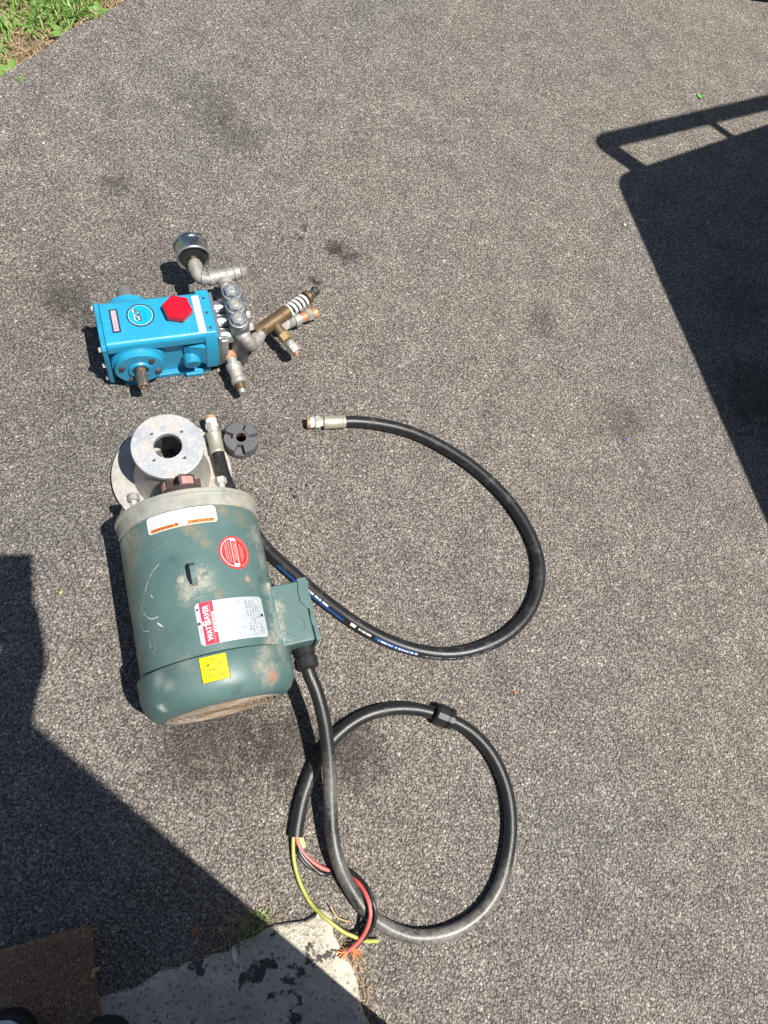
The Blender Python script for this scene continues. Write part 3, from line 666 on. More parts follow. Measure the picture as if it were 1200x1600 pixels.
# red round sticker
fm = cyl(31.0, 0.0265, RL)
vs, fs = disc2d(0, 0, 0.0268, 5, 48); rs = wrapped('round_sticker', vs, fs, fm, 'sticker_red', MOT)
fm2 = cyl(31.0, 0.0265, RL + 0.0002)
vs, fs = disc2d(0, 0, 0.0236, 1, 40, 0.0220, (R(85), R(280))); wrapped('sticker_ring', vs, fs, fm2, 'ink_pink', rs)
vs, fs = disc2d(0, 0, 0.0240, 1, 24, 0.0230, (R(-70), R(75))); wrapped('sticker_ring', vs, fs, fm2, 'ink_rose', rs)
for xx, wd, hh, mt in ((-0.0050, 0.0014, 0.045, 'ink_pink'), (0.0028, 0.0024, 0.042, 'ink_rose')):
    vs, fs = grid(xx, xx + wd, -hh / 2, hh / 2, 1, 6); wrapped('sticker_bar', vs, fs, fm2, mt, rs)
for yy in (-0.0225, 0.0185):
    vs, fs = grid(-0.0046, 0.0040, yy, yy + 0.0048, 2, 1); wrapped('sticker_block', vs, fs, cyl(31.0, 0.0265, RL + 0.0003), 'label_white', rs)
rr = random.Random(9); vs, fs = [], []
for xx, y0, y1 in ((-0.0160, -0.010, 0.011), (-0.0132, -0.015, 0.014), (-0.0095, -0.016, 0.017), (-0.0015, -0.013, 0.013), (0.0010, -0.013, 0.013), (0.0095, -0.014, 0.012), (0.0130, -0.010, 0.008)):
    y = y0
    while y < y1:
        h = rr.uniform(0.001, 0.003); o = len(vs); vs += [(xx, y), (xx + 0.0015, y), (xx + 0.0015, y + h), (xx, y + h)]; fs.append((o, o + 1, o + 2, o + 3)); y += h + 0.0007
wrapped('sticker_print', vs, fs, fm2, 'ink_rose', rs)
# nameplate
npl = rounded(-8.0, 47.8, -0.1068, -0.0442, 0.004, 'nameplate', 'plate_silver', MOT)
RN = RL + 0.0003
patch('red_band', -4.7, 5.3, -0.1066, -0.0444, 'label_red', npl, RN, 4)
vs, fs = text2d('WATTSAVER', 0.0520, 0.0080, 0.02)
wrapped('lettering', vs, fs, lambda x, y: onc(R(-0.6) - y / RN, -0.0752 + x, RN + 0.0003), 'ink_white', npl)
vs, fs = text2d('S', 0.0066, 0.0125, 0.03)
wrapped('lettering', vs, fs, lambda x, y: onc(R(-1.7) - y / RN, -0.0757 + x, RN + 0.0006), 'ink_white', npl)
patch('white_rule', 2.3, 2.75, -0.1045, -0.0475, 'ink_rose', npl, RN + 0.0003, 2)
patch('pale_panel', 3.1, 5.5, -0.0905, -0.0600, 'ink_pink', npl, RN + 0.0003, 2)
marks('panel_print', 3.2, 5.4, -0.089, -0.061, 3, 'label_red', npl, RN + 0.0005, 0.55, 'y', 11, 0.4)
marks('plate_print', 7.5, 44.5, -0.1035, -0.0470, 17, 'ink_grey', npl, RN, 0.50, 'y', 12, 0.22)
marks('plate_print', 30, 43.0, -0.0980, -0.0500, 5, 'ink_grey', npl, RN + 0.0002, 0.62, 'y', 13, 0.42)
marks('plate_margin_print', -7.0, -5.6, -0.1035, -0.0800, 1, 'ink_grey', npl, RN, 0.6, 'y', 14, 0.5)
for th, y in ((-6.6, -0.0745), (44.5, -0.0735)):
    p = onc(R(th), y, RL); nrm = Vector((math.sin(R(th)), 0, math.cos(R(th))))
    mb = MB(); mb.lathe(p, nrm, [(0.0026, -0.0005), (0.0024, 0.0009), (0.0, 0.0014)], 16); mb.build('rivet', 'bolt', npl)
mb = MB(); mb.lathe(onc(R(-6.4), -0.0535, RL), Vector((math.sin(R(-6.4)), 0, math.cos(R(-6.4)))), [(0.0018, -0.0004), (0.0018, 0.0004), (0, 0.0004)], 12); mb.build('rivet', 'ink_navy', npl)
# yellow wiring label on the fan cover
RY = 0.1180
yl = patch('label_backing', -11.4, 7.8, -0.1595, -0.1232, 'ink_olive', MOT, RY - 0.0004, 10)
patch('yellow_label', -10.8, 7.2, -0.1588, -0.1238, 'label_yellow', yl, RY, 10)
for s, yy, wd in (('THIS', -0.1292, 0.0125), ('MOTOR', -0.1360, 0.0195), ('WIRED', -0.1432, 0.0190), ('220 V 3 ph', -0.1515, 0.0285)):
    vs, fs = text2d(s, wd, 0.0046 if s[0] != '2' else 0.0054, 0.012)
    wrapped('lettering', vs, fs, lambda x, y, yy=yy: onc(R(-1.8) + x / RY, yy + y, RY + 0.0003), 'ink_olive', yl)
# paint lost and dried mud on the fan cover
def blotch(name, th, y, rx, ry, mat, r, seed, parent):
    rr = random.Random(seed); n = 26; ang = [2 * math.pi * i / n for i in range(n)]
    rad = [rr.uniform(0.55, 1.0) for _ in ang]
    vs = [(0, 0)] + [(rx * q * math.cos(a), ry * q * math.sin(a)) for a, q in zip(ang, rad)]
    fs = [(0, 1 + i, 1 + (i + 1) % n) for i in range(n)]
    return wrapped(name, vs, fs, lambda x, yy: onc(R(th) + x / r, y + yy, r(y + yy) if callable(r) else r), mat, parent)
# terminal box on the right side
mb = MB(); mb.box((0.1265, -0.0725, 0.118), (0.055, 0.098, 0.092)); tb = mb.build('terminal_box', 'green', MOT, bevel=0.003)
mb = MB(); mb.box((0.098, -0.0725, 0.118), (0.012, 0.112, 0.104)); mb.build('box_saddle', 'green_dusty', tb, bevel=0.004)
# lid with a wavy lip
lip = [(-0.1245, 0.0)] + [(-0.1245 + 0.104 * i / 24, 0.0035 + 0.0030 * math.tanh(8 * (i / 24 - 0.62)) - 0.0015 * math.sin(i * 0.8)) for i in range(25)] + [(-0.0205, 0.0)]
mb = MB(); mb.box((0.1578, -0.0725, 0.118), (0.006, 0.103, 0.097)); lid = mb.build('box_lid', 'green', tb, bevel=0.0015)
vs = [(0.1608, -0.124, 0.1672), (0.1608, -0.021, 0.1672)]
n = 26; top = []
for i in range(n + 1):
    t = i / n; y = -0.124 + 0.103 * t
    x = 0.1500 - 0.0052 * math.tanh(9 * (t - 0.60)) * 1.0 + 0.0016 * math.sin(t * 15) - (0.004 if 0.5 < t < 0.66 else 0.0)
    top.append((x, y))
mb = MB(); vs = [(x, y, 0.1668) for x, y in top] + [(0.1611, y, 0.1668) for x, y in top] + [(x, y, 0.1640) for x, y in top] + [(0.1611, y, 0.1640) for x, y in top]
k = n + 1; fs = []
for i in range(n): fs += [(i, i + 1, k + i + 1, k + i), (2 * k + i, 3 * k + i, 3 * k + i + 1, 2 * k + i + 1), (i, 2 * k + i, 2 * k + i + 1, i + 1), (k + i, k + i + 1, 3 * k + i + 1, 3 * k + i)]
fs += [(0, k, 3 * k, 2 * k), (n, 2 * k + n, 3 * k + n, k + n)]
mb.add(vs, fs); mb.build('lid_lip', 'green', lid, angle=30)
mb = MB(); mb.lathe((0.1275, -0.0935, 0.1636), (0, 0, 1), [(0.0150, 0), (0.0153, 0.0008), (0.0158, 0.0010), (0.0163, 0.0008), (0.0166, 0)], 40, closed_ends=False); mb.build('knockout_ring', 'green', tb)
for y, z in ((-0.118, 0.155), (-0.027, 0.155), (-0.118, 0.08), (-0.027, 0.08)):
    mb = MB(); mb.rod((0.1605, y, z), (0.1645, y, z), 0.004, seg=16, ch=0.0006); mb.build('lid_screw', 'green', lid)
# cable gland
mb = MB(); mb.lathe((0.139, -0.121, 0.112), (0, -1, 0), [(0.0185, 0), (0.0185, 0.012), (0.0165, 0.0135), (0.0165, 0.016), (0.0195, 0.017), (0.0195, 0.031), (0.0175, 0.034), (0.0130, 0.036)], 12)
mb.build('cable_gland', 'black_plastic', tb, angle=25)
# power cord
def W2M(p):
    v = Vector((p[0] + 0.1967, p[1] - 0.2555, 0)); c, s = math.cos(R(41)), math.sin(R(41))
    return Vector((v.x * c + v.y * s, -v.x * s + v.y * c, p[2]))
g0 = Vector((0.139, -0.130, 0.112))
CR = 0.0112
cordp = [g0, Vector((0.1395, -0.160, 0.1105))] + [W2M(p) for p in ((0.0404, 0.2052, 0.1020), (0.0742, 0.1711, 0.0860), (0.1092, 0.1249, 0.0660), (0.1369, 0.0803, 0.0500), (0.1648, 0.0364, 0.0380), (0.1953, 0.0017, 0.0300),
    (0.2310, -0.0224, 0.0190), (0.2752, -0.0423, 0.0115), (0.3238, -0.0464, 0.0112), (0.3666, -0.0358, 0.0112), (0.4089, -0.0079, 0.0112), (0.4399, 0.0329, 0.0112), (0.4532, 0.0796, 0.0112), (0.4501, 0.1307, 0.0112), (0.4356, 0.1814, 0.0112),
    (0.4081, 0.2278, 0.0112), (0.3663, 0.2653, 0.0112), (0.3176, 0.2850, 0.0112), (0.2661, 0.2867, 0.0112), (0.2161, 0.2770, 0.0112), (0.1700, 0.2545, 0.0112), (0.1312, 0.2191, 0.0112), (0.1058, 0.1720, 0.0112), (0.0959, 0.1214, 0.0112), (0.1002, 0.0683, 0.0112), (0.1114, 0.0257, 0.0112), (0.1189, 0.0054, 0.0112))]
cpath = spline(cordp, 0.006)
mb = MB(); mb.tube(cpath, CR, 16); cord = mb.build('power_cord', 'cord', MOT)
def along(path, p):
    i = min(range(len(path)), key=lambda k: (path[k] - p).length); return path[i], (path[min(i + 2, len(path) - 1)] - path[max(i - 2, 0)]).normalized()
p, t = along(cpath, W2M((0.2570, 0.2845, 0.0112)))
mb = MB(); mb.lathe(p - t * 0.017, t, [(0.0118, 0), (0.0185, 0.001), (0.0185, 0.009), (0.0165, 0.0095), (0.0165, 0.012), (0.0190, 0.013), (0.0190, 0.030), (0.0165, 0.034), (0.0118, 0.034)], 12)
for i, v in enumerate(mb.v): mb.v[i] = (v[0], v[1], v[2] + 0.0065)
mb.build('gland_nut', 'black_plastic', cord, angle=25)
WR = 0.0031
def wire(name, mat, pts, r=WR):
    mb = MB(); mb.tube(spline([W2M(p) for p in pts], 0.004), r, 10); return mb.build(name, mat, cord)
wire('yellow_green_wire', 'wire_green', [(0.1125, 0.0106, 0.0130), (0.1206, -0.0062, 0.0110), (0.1350, -0.0281, 0.0080), (0.1573, -0.0499, 0.0060), (0.1859, -0.0680, 0.0080), (0.2136, -0.0755, 0.0165), (0.2464, -0.0806, 0.0165), (0.2649, -0.0798, 0.0165), (0.2850, -0.0781, 0.0120), (0.3057, -0.0698, 0.0060)])
rw = wire('red_wire', 'wire_red', [(0.1160, 0.0124, 0.0150), (0.1268, -0.0011, 0.0135), (0.1465, -0.0114, 0.0100), (0.1723, -0.0158, 0.0060), (0.1967, -0.0136, 0.0045), (0.2220, -0.0077, 0.0075), (0.2409, -0.0116, 0.0220), (0.2581, -0.0231, 0.0330), (0.2722, -0.0407, 0.0340), (0.2775, -0.0621, 0.0270), (0.2752, -0.0834, 0.0185), (0.2656, -0.1031, 0.0160)])
wire('black_wire', 'wire_black', [(0.1174, 0.0128, 0.0090), (0.1287, -0.0077, 0.0070), (0.1501, -0.0213, 0.0040), (0.1765, -0.0232, 0.0035), (0.2017, -0.0185, 0.0035), (0.2220, -0.0014, 0.0095), (0.2479, -0.0081, 0.0240), (0.2686, -0.0233, 0.0320), (0.2824, -0.0407, 0.0280), (0.2855, -0.0596, 0.0200), (0.2811, -0.0797, 0.0130), (0.2725, -0.0925, 0.0160)])
wire('black_wire', 'wire_black', [(0.1200, 0.0141, 0.0110), (0.1331, -0.0084, 0.0125), (0.1578, -0.0194, 0.0090), (0.1856, -0.0230, 0.0035), (0.2042, -0.0076, 0.0110), (0.2304, -0.0029, 0.0180), (0.2568, -0.0123, 0.0300), (0.2761, -0.0321, 0.0270), (0.2797, -0.0532, 0.0160), (0.2708, -0.0708, 0.0085), (0.2599, -0.0851, 0.0155)])
for i in range(3):
    mb = MB(); mb.tube(spline([W2M(q) for q in ((0.1224, 0.0092, 0.0140), (0.1297, 0.0023, 0.0130), (0.1371, -0.0046, 0.0100))][:3], 0.004), 0.0022, 8)
    for j, v in enumerate(mb.v): mb.v[j] = (v[0] + 0.002 * i, v[1] + 0.001 * i, v[2] - 0.002 * i)
    mb.build('paper_filler', 'paper', cord)
rr = random.Random(21)
def frayed(p, d, parent):
    p = W2M(p); e = W2M(d); ax = (e - p).normalized(); mb = MB()
    for i in range(26):
        v = (ax + Vector((rr.uniform(-.7, .7), rr.uniform(-.7, .7), rr.uniform(-.35, .25)))).normalized(); ln = rr.uniform(0.008, 0.018)
        b_ = v + Vector((rr.uniform(-.6, .6), rr.uniform(-.6, .6), rr.uniform(-.5, .1)))
        q1 = p + v * ln * 0.5; q2 = p + (v + b_.normalized() * 0.6).normalized() * ln
        q2.z = max(q2.z, 0.0135)
        mb.tube([p, q1, q2], 0.0007, 5)
    mb.build('copper_strands', 'copper_bright', parent)
frayed((0.2662, -0.1019, 0.0160), (0.2556, -0.1133, 0.0150), rw)
frayed((0.2729, -0.0933, 0.0160), (0.2856, -0.1027, 0.0150), rw)

# ================================================================== BELL HOUSING
BH = empty('bell_housing', (-0.3755, 0.446, 0), R(41))
tag(BH, 'upright aluminium bell housing with round flanges between pump and green motor', 'bell housing')
hole = [circle(0.088 * math.cos(R(a)), 0.088 * math.sin(R(a)), 0.0042, 14) for a in (33, 118, 213, 303)]
plate2d('base_flange', [circle(0, 0, 0.1055, 96), circle(0, 0, 0.056, 48)] + hole, 0.001, 0.014, 'alu_cast', BH, 0.001)
mb = MB()
wall = [(0.0575, 0.1185), (0.0575, 0.075), (0.0615, 0.045), (0.069, 0.0135), (0.057, 0.0135), (0.051, 0.045), (0.0490, 0.075), (0.0490, 0.1185), (0.0575, 0.1185)]
# e1,e2 of a lathe about +z are (0,-1),(1,0): leave one side window open
mb.lathe((0, 0, 0), (0, 0, 1), [(r, h) for r, h in wall], 72, 0, (R(76), R(370)))
nn = 73
mb.f += [tuple(j * nn for j in range(8)), tuple(j * nn + 72 for j in range(8))[::-1]]
hw = mb.build('housing_wall', 'alu_cast', BH, angle=30)
for a in (R(76),):
    e = Vector((-math.sin(a), math.cos(a), 0)); s = Vector((math.cos(a), math.sin(a), 0))
    mb = MB(); mb.add([tuple(e * r + s * q + Vector((0, 0, z))) for r, z in ((0.049, 0.117), (0.058, 0.117), (0.069, 0.0145), (0.057, 0.0145)) for q in (0.0003, 0.0075)],
                      [(0, 2, 4, 6), (1, 7, 5, 3), (0, 1, 3, 2), (2, 3, 5, 4), (4, 5, 7, 6), (6, 7, 1, 0)])
    mb.build('rusty_edge', 'rust', hw)
sh = [circle(0.0350 * math.cos(R(a)), 0.0350 * math.sin(R(a)), 0.0036, 14) for a in (41, 131, 221, 311)]
tf = plate2d('top_flange', [circle(0, 0, 0.0592, 96), circle(0, 0, 0.0242, 48)] + sh, 0.118, 0.131, 'machined', BH, 0.0008)
mb = MB(); mb.lathe((0, 0, 0.1313), (0, 0, 1), [(0.0250, 0), (0.0250, 0.0004), (0.0300, 0.0004), (0.0300, 0)], 48, closed_ends=False); mb.build('bore_lip', 'machined', tf)

# ================================================================== LOOSE COUPLING HALF
CP = empty('coupling_half', (-0.304, 0.5695, 0), R(12))
tag(CP, 'loose dark iron jaw coupling half lying flat beside the bell housing', 'coupling')
mb = MB(); mb.lathe((0, 0, 0), (0, 0, 1), [(0.0092, 0.001), (0.0315, 0.001), (0.0330, 0.0025), (0.0330, 0.0150), (0.0322, 0.0160), (0.0092, 0.0160), (0.0092, 0.001)], 64)
mb.build('hub', 'iron', CP, angle=30)
mb = MB(); mb.lathe((0, 0, 0), (0, 0, 1), [(0.0094, 0.0155), (0.0158, 0.0155), (0.0158, 0.0275), (0.0150, 0.0282), (0.0100, 0.0282), (0.0094, 0.0275), (0.0094, 0.0155)], 48)
mb.build('bore_collar', 'iron', CP, angle=30)
for k, wdt in enumerate((60, 54, 58, 52)):
    for q in jaw_ring(None, (0, 0, 0), (0, 0, 1), 0.0140, 0.0328, 0.0155, 0.0296 + 0.0008 * (k % 2), 1, R(wdt), R((55, 148, 240, 330)[k])):
        q.build('jaw', 'iron', CP, angle=30)
mb = MB(); mb.lathe((0, 0, 0), (0, 0, 1), [(0.0090, 0.0012), (0.0090, 0.027)], 40, closed_ends=False); mb.build('bore', 'rust_dark', CP)
mb = MB(); mb.box((0.0040, 0.0086, 0.0145), (0.0045, 0.0035, 0.029)); mb.build('keyway', 'rust_dark', CP)

# ================================================================== HYDRAULIC HOSE
HR = 0.0118
hp = [(-0.1558, 0.7104, 0.0118), (-0.1295, 0.7267, 0.0118), (-0.0819, 0.7478, 0.0118), (-0.0238, 0.7634, 0.0118), (0.0476, 0.7668, 0.0118), (0.1248, 0.7571, 0.0118), (0.2005, 0.7323, 0.0118), (0.2614, 0.6952, 0.0118), (0.3044, 0.6510, 0.0118), (0.3274, 0.5988, 0.0118),
      (0.3304, 0.5417, 0.0118), (0.3141, 0.4872, 0.0118), (0.2808, 0.4382, 0.0118), (0.2348, 0.3979, 0.0118), (0.1806, 0.3730, 0.0118), (0.1213, 0.3609, 0.0118), (0.0583, 0.3598, 0.0118), (-0.0013, 0.3673, 0.0118), (-0.0567, 0.3786, 0.0118), (-0.1095, 0.3916, 0.0118),
      (-0.1544, 0.4039, 0.0118), (-0.1937, 0.4224, 0.0122), (-0.2292, 0.4425, 0.0180), (-0.2579, 0.4599, 0.0262), (-0.2861, 0.4810, 0.0275), (-0.3109, 0.5050, 0.0282), (-0.3254, 0.5205, 0.0286)]
hpath = spline(hp, 0.006)
HO = empty('hydraulic_hose', (0, 0, 0))
tag(HO, 'thick black hydraulic hose with crimped end fittings curving in a wide loop', 'hose')
mb = MB(); mb.tube(hpath, HR, 20); mb.build('hose', 'rubber', HO)
def hose_end(p, q, name='end_fitting'):
    """fitting from hose end p towards q"""
    p, q = Vector(p), Vector(q); a = (q - p).normalized()
    mb = MB(); mb.lathe(p - a * 0.004, a, [(0.0120, 0), (0.0136, 0.0005), (0.0140, 0.004), (0.0132, 0.006), (0.0132, 0.036), (0.0140, 0.038), (0.0138, 0.042), (0.0105, 0.044)], 18)
    f = mb.build(name, 'zinc_pale', HO, angle=22)
    mb = MB(); mb.lathe(p + a * 0.040, a, [(0.0095, 0), (0.0095, 0.006), (0.0132, 0.0065), (0.0132, 0.0160), (0.0115, 0.0168), (0.0100, 0.0170), (0.0100, 0.0190)], 6, 0.3); mb.build('hex', 'bolt_pale', f, angle=25)
    mb = MB(); mb.lathe(p + a * 0.059, a, [(0.0100, 0), (0.0104, 0.001), (0.0104, 0.0115), (0.0092, 0.0125), (0.0060, 0.0125), (0.0060, 0.006)], 18); mb.build('thread', 'white_spring', f, angle=25)
    mb = MB(); mb.lathe(p + a * 0.0655, a, [(0.0106, 0), (0.0109, 0.0006), (0.0109, 0.0062), (0.0098, 0.0068), (0.0062, 0.0068)], 18); mb.build('sealing_band', 'copper', f, angle=25)
hose_end((-0.1555, 0.7092, 0.0140), (-0.2209, 0.6652, 0.0140)); hose_end((-0.3254, 0.5205, 0.0286), (-0.3825, 0.5850, 0.0330))
# printed layline on the hose
def layline(name, pa, pb, ang0, ang1, mat, r=HR + 0.0003, gaps=None, seed=1):
    ia = min(range(len(hpath)), key=lambda k: (hpath[k] - Vector(pa)).length); ib = min(range(len(hpath)), key=lambda k: (hpath[k] - Vector(pb)).length)
    ia, ib = min(ia, ib), max(ia, ib); P = hpath[ia:ib + 1]
    Q = []
    for i in range(len(P) - 1):
        for k in range(4): Q.append(P[i].lerp(P[i + 1], k / 4))
    rr = random.Random(seed); vs, fs = [], []
    for i, p in enumerate(Q):
        t = (Q[min(i + 1, len(Q) - 1)] - Q[max(i - 1, 0)]).normalized(); sd = Vector((t.y, -t.x, 0)).normalized()
        for k in range(4):
            a = R(ang0 + (ang1 - ang0) * k / 3); vs.append(tuple(p + (Vector((0, 0, 1)) * math.cos(a) + sd * math.sin(a)) * r))
    for i in range(len(Q) - 1):
        if gaps and rr.random() < gaps: continue
        for k in range(3): fs.append((i * 4 + k, i * 4 + k + 1, i * 4 + 5 + k, i * 4 + 4 + k))
    mb = MB(); mb.add(vs, fs); mb.build(name, mat, HO)
def lay(pa, pb, a0, a1, mat, **kw): layline('printed_layline', pa, pb, a0, a1, mat, **kw)
SG = -1
lay((-0.0567, 0.3786, 0.0118), (-0.0105, 0.3649, 0.0118), SG * 30, SG * 46, 'ink_white', gaps=0.12)
lay((-0.1200, 0.3940, 0.0118), (0.0260, 0.3595, 0.0118), SG * 46, SG * 70, 'ink_blue')
lay((0.0404, 0.3594, 0.0118), (0.0496, 0.3591, 0.0118), SG * 32, SG * 60, 'ink_white')
lay((0.0547, 0.3592, 0.0118), (0.0849, 0.3584, 0.0118), SG * 38, SG * 56, 'ink_white', gaps=0.35, seed=5)
lay((0.0885, 0.3590, 0.0118), (0.1692, 0.3695, 0.0118), SG * 34, SG * 64, 'ink_blue')
lay((0.0962, 0.3592, 0.0118), (0.1666, 0.3695, 0.0118), SG * 42, SG * 56, 'ink_white', r=HR + 0.0006, gaps=0.45, seed=6)
lay((0.1738, 0.3707, 0.0118), (0.2808, 0.4382, 0.0118), SG * 50, SG * 60, 'ink_grey', gaps=0.5, seed=7)
lay((0.2992, 0.6571, 0.0118), (0.3242, 0.6072, 0.0118), SG * 46, SG * 66, 'ink_blue', gaps=0.25, seed=8)
lay((0.2189, 0.7224, 0.0118), (0.2887, 0.6693, 0.0118), SG * 50, SG * 64, 'ink_blue', gaps=0.35, seed=9)

# ================================================================== BLUE PLUNGER PUMP
PU = empty('plunger_pump', (-0.599, 0.5896, 0), R(42))
tag(PU, 'bright blue triplex plunger pump with red oil cap, gauge and brass valve', 'pump')
arc_ = [(0.038 + 0.010 * math.sin(R(a)), 0.120 + 0.010 * math.cos(R(a))) for a in range(0, 91, 15)]
sec = [(-0.036, 0.010), (-0.036, 0.088), (-0.048, 0.106)] + [(-y, z) for y, z in reversed(arc_)] + arc_ + [(0.048, 0.106), (0.036, 0.088), (0.036, 0.010)]
mb = MB(); mb.prism(sec, 0.002, 0.185, 'yz'); cc = mb.build('crankcase', 'blue', PU, bevel=0.0015, angle=28)
mb = MB(); mb.prism([(-0.049, 0.012), (-0.052, 0.03), (-0.052, 0.122), (-0.046, 0.1285), (0.046, 0.1285), (0.052, 0.122), (0.052, 0.03), (0.049, 0.012)], -0.007, 0.0015, 'yz')
rc = mb.build('rear_cover', 'blue_dull', PU, bevel=0.0015, angle=20)
for y, z in ((-0.044, 0.117), (0.044, 0.117), (-0.044, 0.025), (0.044, 0.025), (-0.046, 0.07), (0.046, 0.07)):
    mb = MB(); mb.rod((-0.006, y, z), (-0.0125, y, z), 0.0048, seg=6, ch=0.0008); mb.build('cover_bolt', 'bolt_pale', rc)
mb = MB(); mb.box((0.100, 0, 0.006), (0.165, 0.092, 0.011)); mb.box((0.035, -0.047, 0.006), (0.03, 0.014, 0.010)); mb.box((0.150, -0.046, 0.006), (0.034, 0.014, 0.010))
mb.build('mounting_foot', 'blue_dull', PU, bevel=0.002)
def bearing(sgn, rad, y0, y1, name):
    mb = MB(); a = (0, sgn, 0); d = abs(y1 - y0)
    mb.lathe((0.051, y0, 0.066), a, [(rad, 0), (rad, d * 0.55), (rad - 0.0012, d * 0.60), (rad - 0.0035, d * 0.60), (rad - 0.0045, d * 0.72), (rad - 0.0045, d - 0.001), (rad - 0.0055, d), (0.0220, d), (0.0205, d + 0.0035), (0.0150, d + 0.0035), (0.0150, d - 0.004)], 64)
    return mb.build(name, 'blue', PU, angle=28)
bc = bearing(-1, 0.0485, -0.030, -0.0615, 'bearing_cover')
for a in (160, 48, -18, -122):
    x, z = 0.051 + 0.0335 * math.cos(R(a)), 0.066 + 0.0335 * math.sin(R(a))
    mb = MB(); mb.rod((x, -0.060, z), (x, -0.0655, z), 0.0052, seg=18, ch=0.0007); b_ = mb.build('cover_bolt', 'bolt', bc)
    mb = MB(); mb.rod((x, -0.0645, z), (x, -0.0659, z), 0.0028, seg=6); mb.build('hex_socket', 'ink', b_)
mb = MB(); mb.lathe((0.051, -0.055, 0.066), (0, -1, 0), [(0.0100, 0), (0.0100, 0.042), (0.0088, 0.0440), (0.0030, 0.0440), (0.0020, 0.042), (0, 0.041)], 32); sf = mb.build('drive_shaft', 'shaft', PU, angle=30)
mb = MB(); mb.box((0.051, -0.084, 0.0758), (0.0048, 0.030, 0.0012)); mb.build('keyway', 'bolt', sf)
mb = MB(); mb.lathe((0.051, -0.0600, 0.066), (0, -1, 0), [(0.0148, 0), (0.0148, 0.0022), (0.0102, 0.0030)], 32); mb.build('shaft_seal', 'black_metal', bc)
bearing(1, 0.0440, 0.036, 0.076, 'bearing_cover')
mb = MB(); mb.lathe((0.051, 0.070, 0.066), (0, 1, 0), [(0.0155, 0), (0.0155, 0.040), (0.0135, 0.046), (0.0, 0.047)], 32); mb.build('shaft_guard', 'zinc_dark', PU, angle=30)
# red oil filler cap
mb = MB(); mb.lathe((0.135, 0.006, 0.1295), (0, 0, 1), [(0.0275, 0), (0.0268, 0.002), (0.0215, 0.003), (0.0215, 0.006)], 40); mb.build('cap_boss', 'blue', PU, angle=40)
mb = MB(); mb.lathe((0.135, 0.006, 0.1345), (0, 0, 1), [(0.0225, 0), (0.0275, 0.0015), (0.0275, 0.0110), (0.0245, 0.0145), (0.0205, 0.0150), (0.0200, 0.0158), (0.0030, 0.0165), (0.0022, 0.0160), (0, 0.0160)], 6, R(11))
cap = mb.build('oil_cap', 'red_cap', PU, bevel=0.0022, bseg=3, angle=14)
mb = MB(); mb.lathe((0.135, 0.006, 0.1494), (0, 0, 1), [(0.0186, 0), (0.0190, 0.0011), (0.0186, 0.0016), (0.0001, 0.0019)], 40); mb.build('cap_face', 'red_cap', cap, angle=40)
# decals
ZT = 0.1303
def flat(dx, dy, z): return lambda x, y: (dx + x, dy + y, z)
vs, fs = disc2d(0, 0, 0.0243, 2, 48); em = wrapped('oval_emblem', vs, fs, flat(0.0695, 0.009, ZT), 'ink_navy', PU)
vs, fs = disc2d(0, 0, 0.0214, 2, 48); wrapped('emblem_rim', vs, fs, flat(0.0695, 0.009, ZT + 0.0003), 'ink_white', em)
vs, fs = disc2d(0, 0, 0.0207, 2, 48); wrapped('emblem_field', vs, fs, flat(0.0695, 0.009, ZT + 0.0006), 'ink_cyan', em)
vs, fs = text2d('CAT', 0.0255, 0.0110, 0.03)
skew = lambda x, y, dx, dy, z: (0.0695 + dx - y, 0.0090 + dy + x + 0.30 * y, z)
wrapped('lettering', vs, fs, lambda x, y: skew(x, y, -0.0068, 0.0004, ZT + 0.0009), 'ink_pink', em)
wrapped('lettering', vs, fs, lambda x, y: skew(x, y, -0.0040, 0.0, ZT + 0.0012), 'ink', em)
vs, fs = text2d('PUMPS', 0.0250, 0.0042)
wrapped('lettering', vs, fs, lambda x, y: skew(x, y, 0.0075, 0.0, ZT + 0.0009), 'ink_faint', em)

vs, fs = grid(-0.0074, 0.0074, -0.0250, 0.0250, 1, 1); mp = wrapped('model_plate', vs, fs, flat(0.0245, 0.0030, ZT), 'ink_navy', PU)
vs, fs = grid(-0.0044, 0.0044, -0.0218, 0.0222, 1, 1); wrapped('plate_field', vs, fs, flat(0.0245, 0.0030, ZT + 0.0003), 'ink_mauve', mp)
vs, fs = grid(-0.0025, 0.0025, 0.006, 0.0125, 1, 1); wrapped('plate_mark', vs, fs, flat(0.0245, 0.0030, ZT + 0.0006), 'ink_rose', mp)
rr = random.Random(4); vs, fs = [], []
for k in range(5):
    y = -0.017 + k * 0.0038; o = len(vs); h = rr.uniform(0.0016, 0.003); vs += [(-0.0022, y), (0.0022, y), (0.0022, y + h), (-0.0022, y + h)]; fs.append((o, o + 1, o + 2, o + 3))
wrapped('plate_print', vs, fs, flat(0.0245, 0.0030, ZT + 0.0006), 'ink_grey', mp)
vs, fs = grid(-0.0062, 0.0062, -0.0415, 0.0400, 1, 1); ws = wrapped('white_strip_label', vs, fs, flat(0.1712, -0.0020, ZT), 'label_white', PU)
rr = random.Random(6); vs, fs = [], []
for col, (ya, yb) in ((-0.0030, (-0.036, 0.034)), (0.0018, (-0.030, 0.034))):
    y = ya
    while y < yb:
        h = rr.uniform(0.0006, 0.0022)
        if rr.random() < (0.8 if col < 0 else 0.35): o = len(vs); vs += [(col, y), (col + 0.0020, y), (col + 0.0020, y + h), (col, y + h)]; fs.append((o, o + 1, o + 2, o + 3))
        y += h + 0.0007
wrapped('red_print', vs, fs, flat(0.1712, -0.0020, ZT + 0.0003), 'ink_rose', ws)
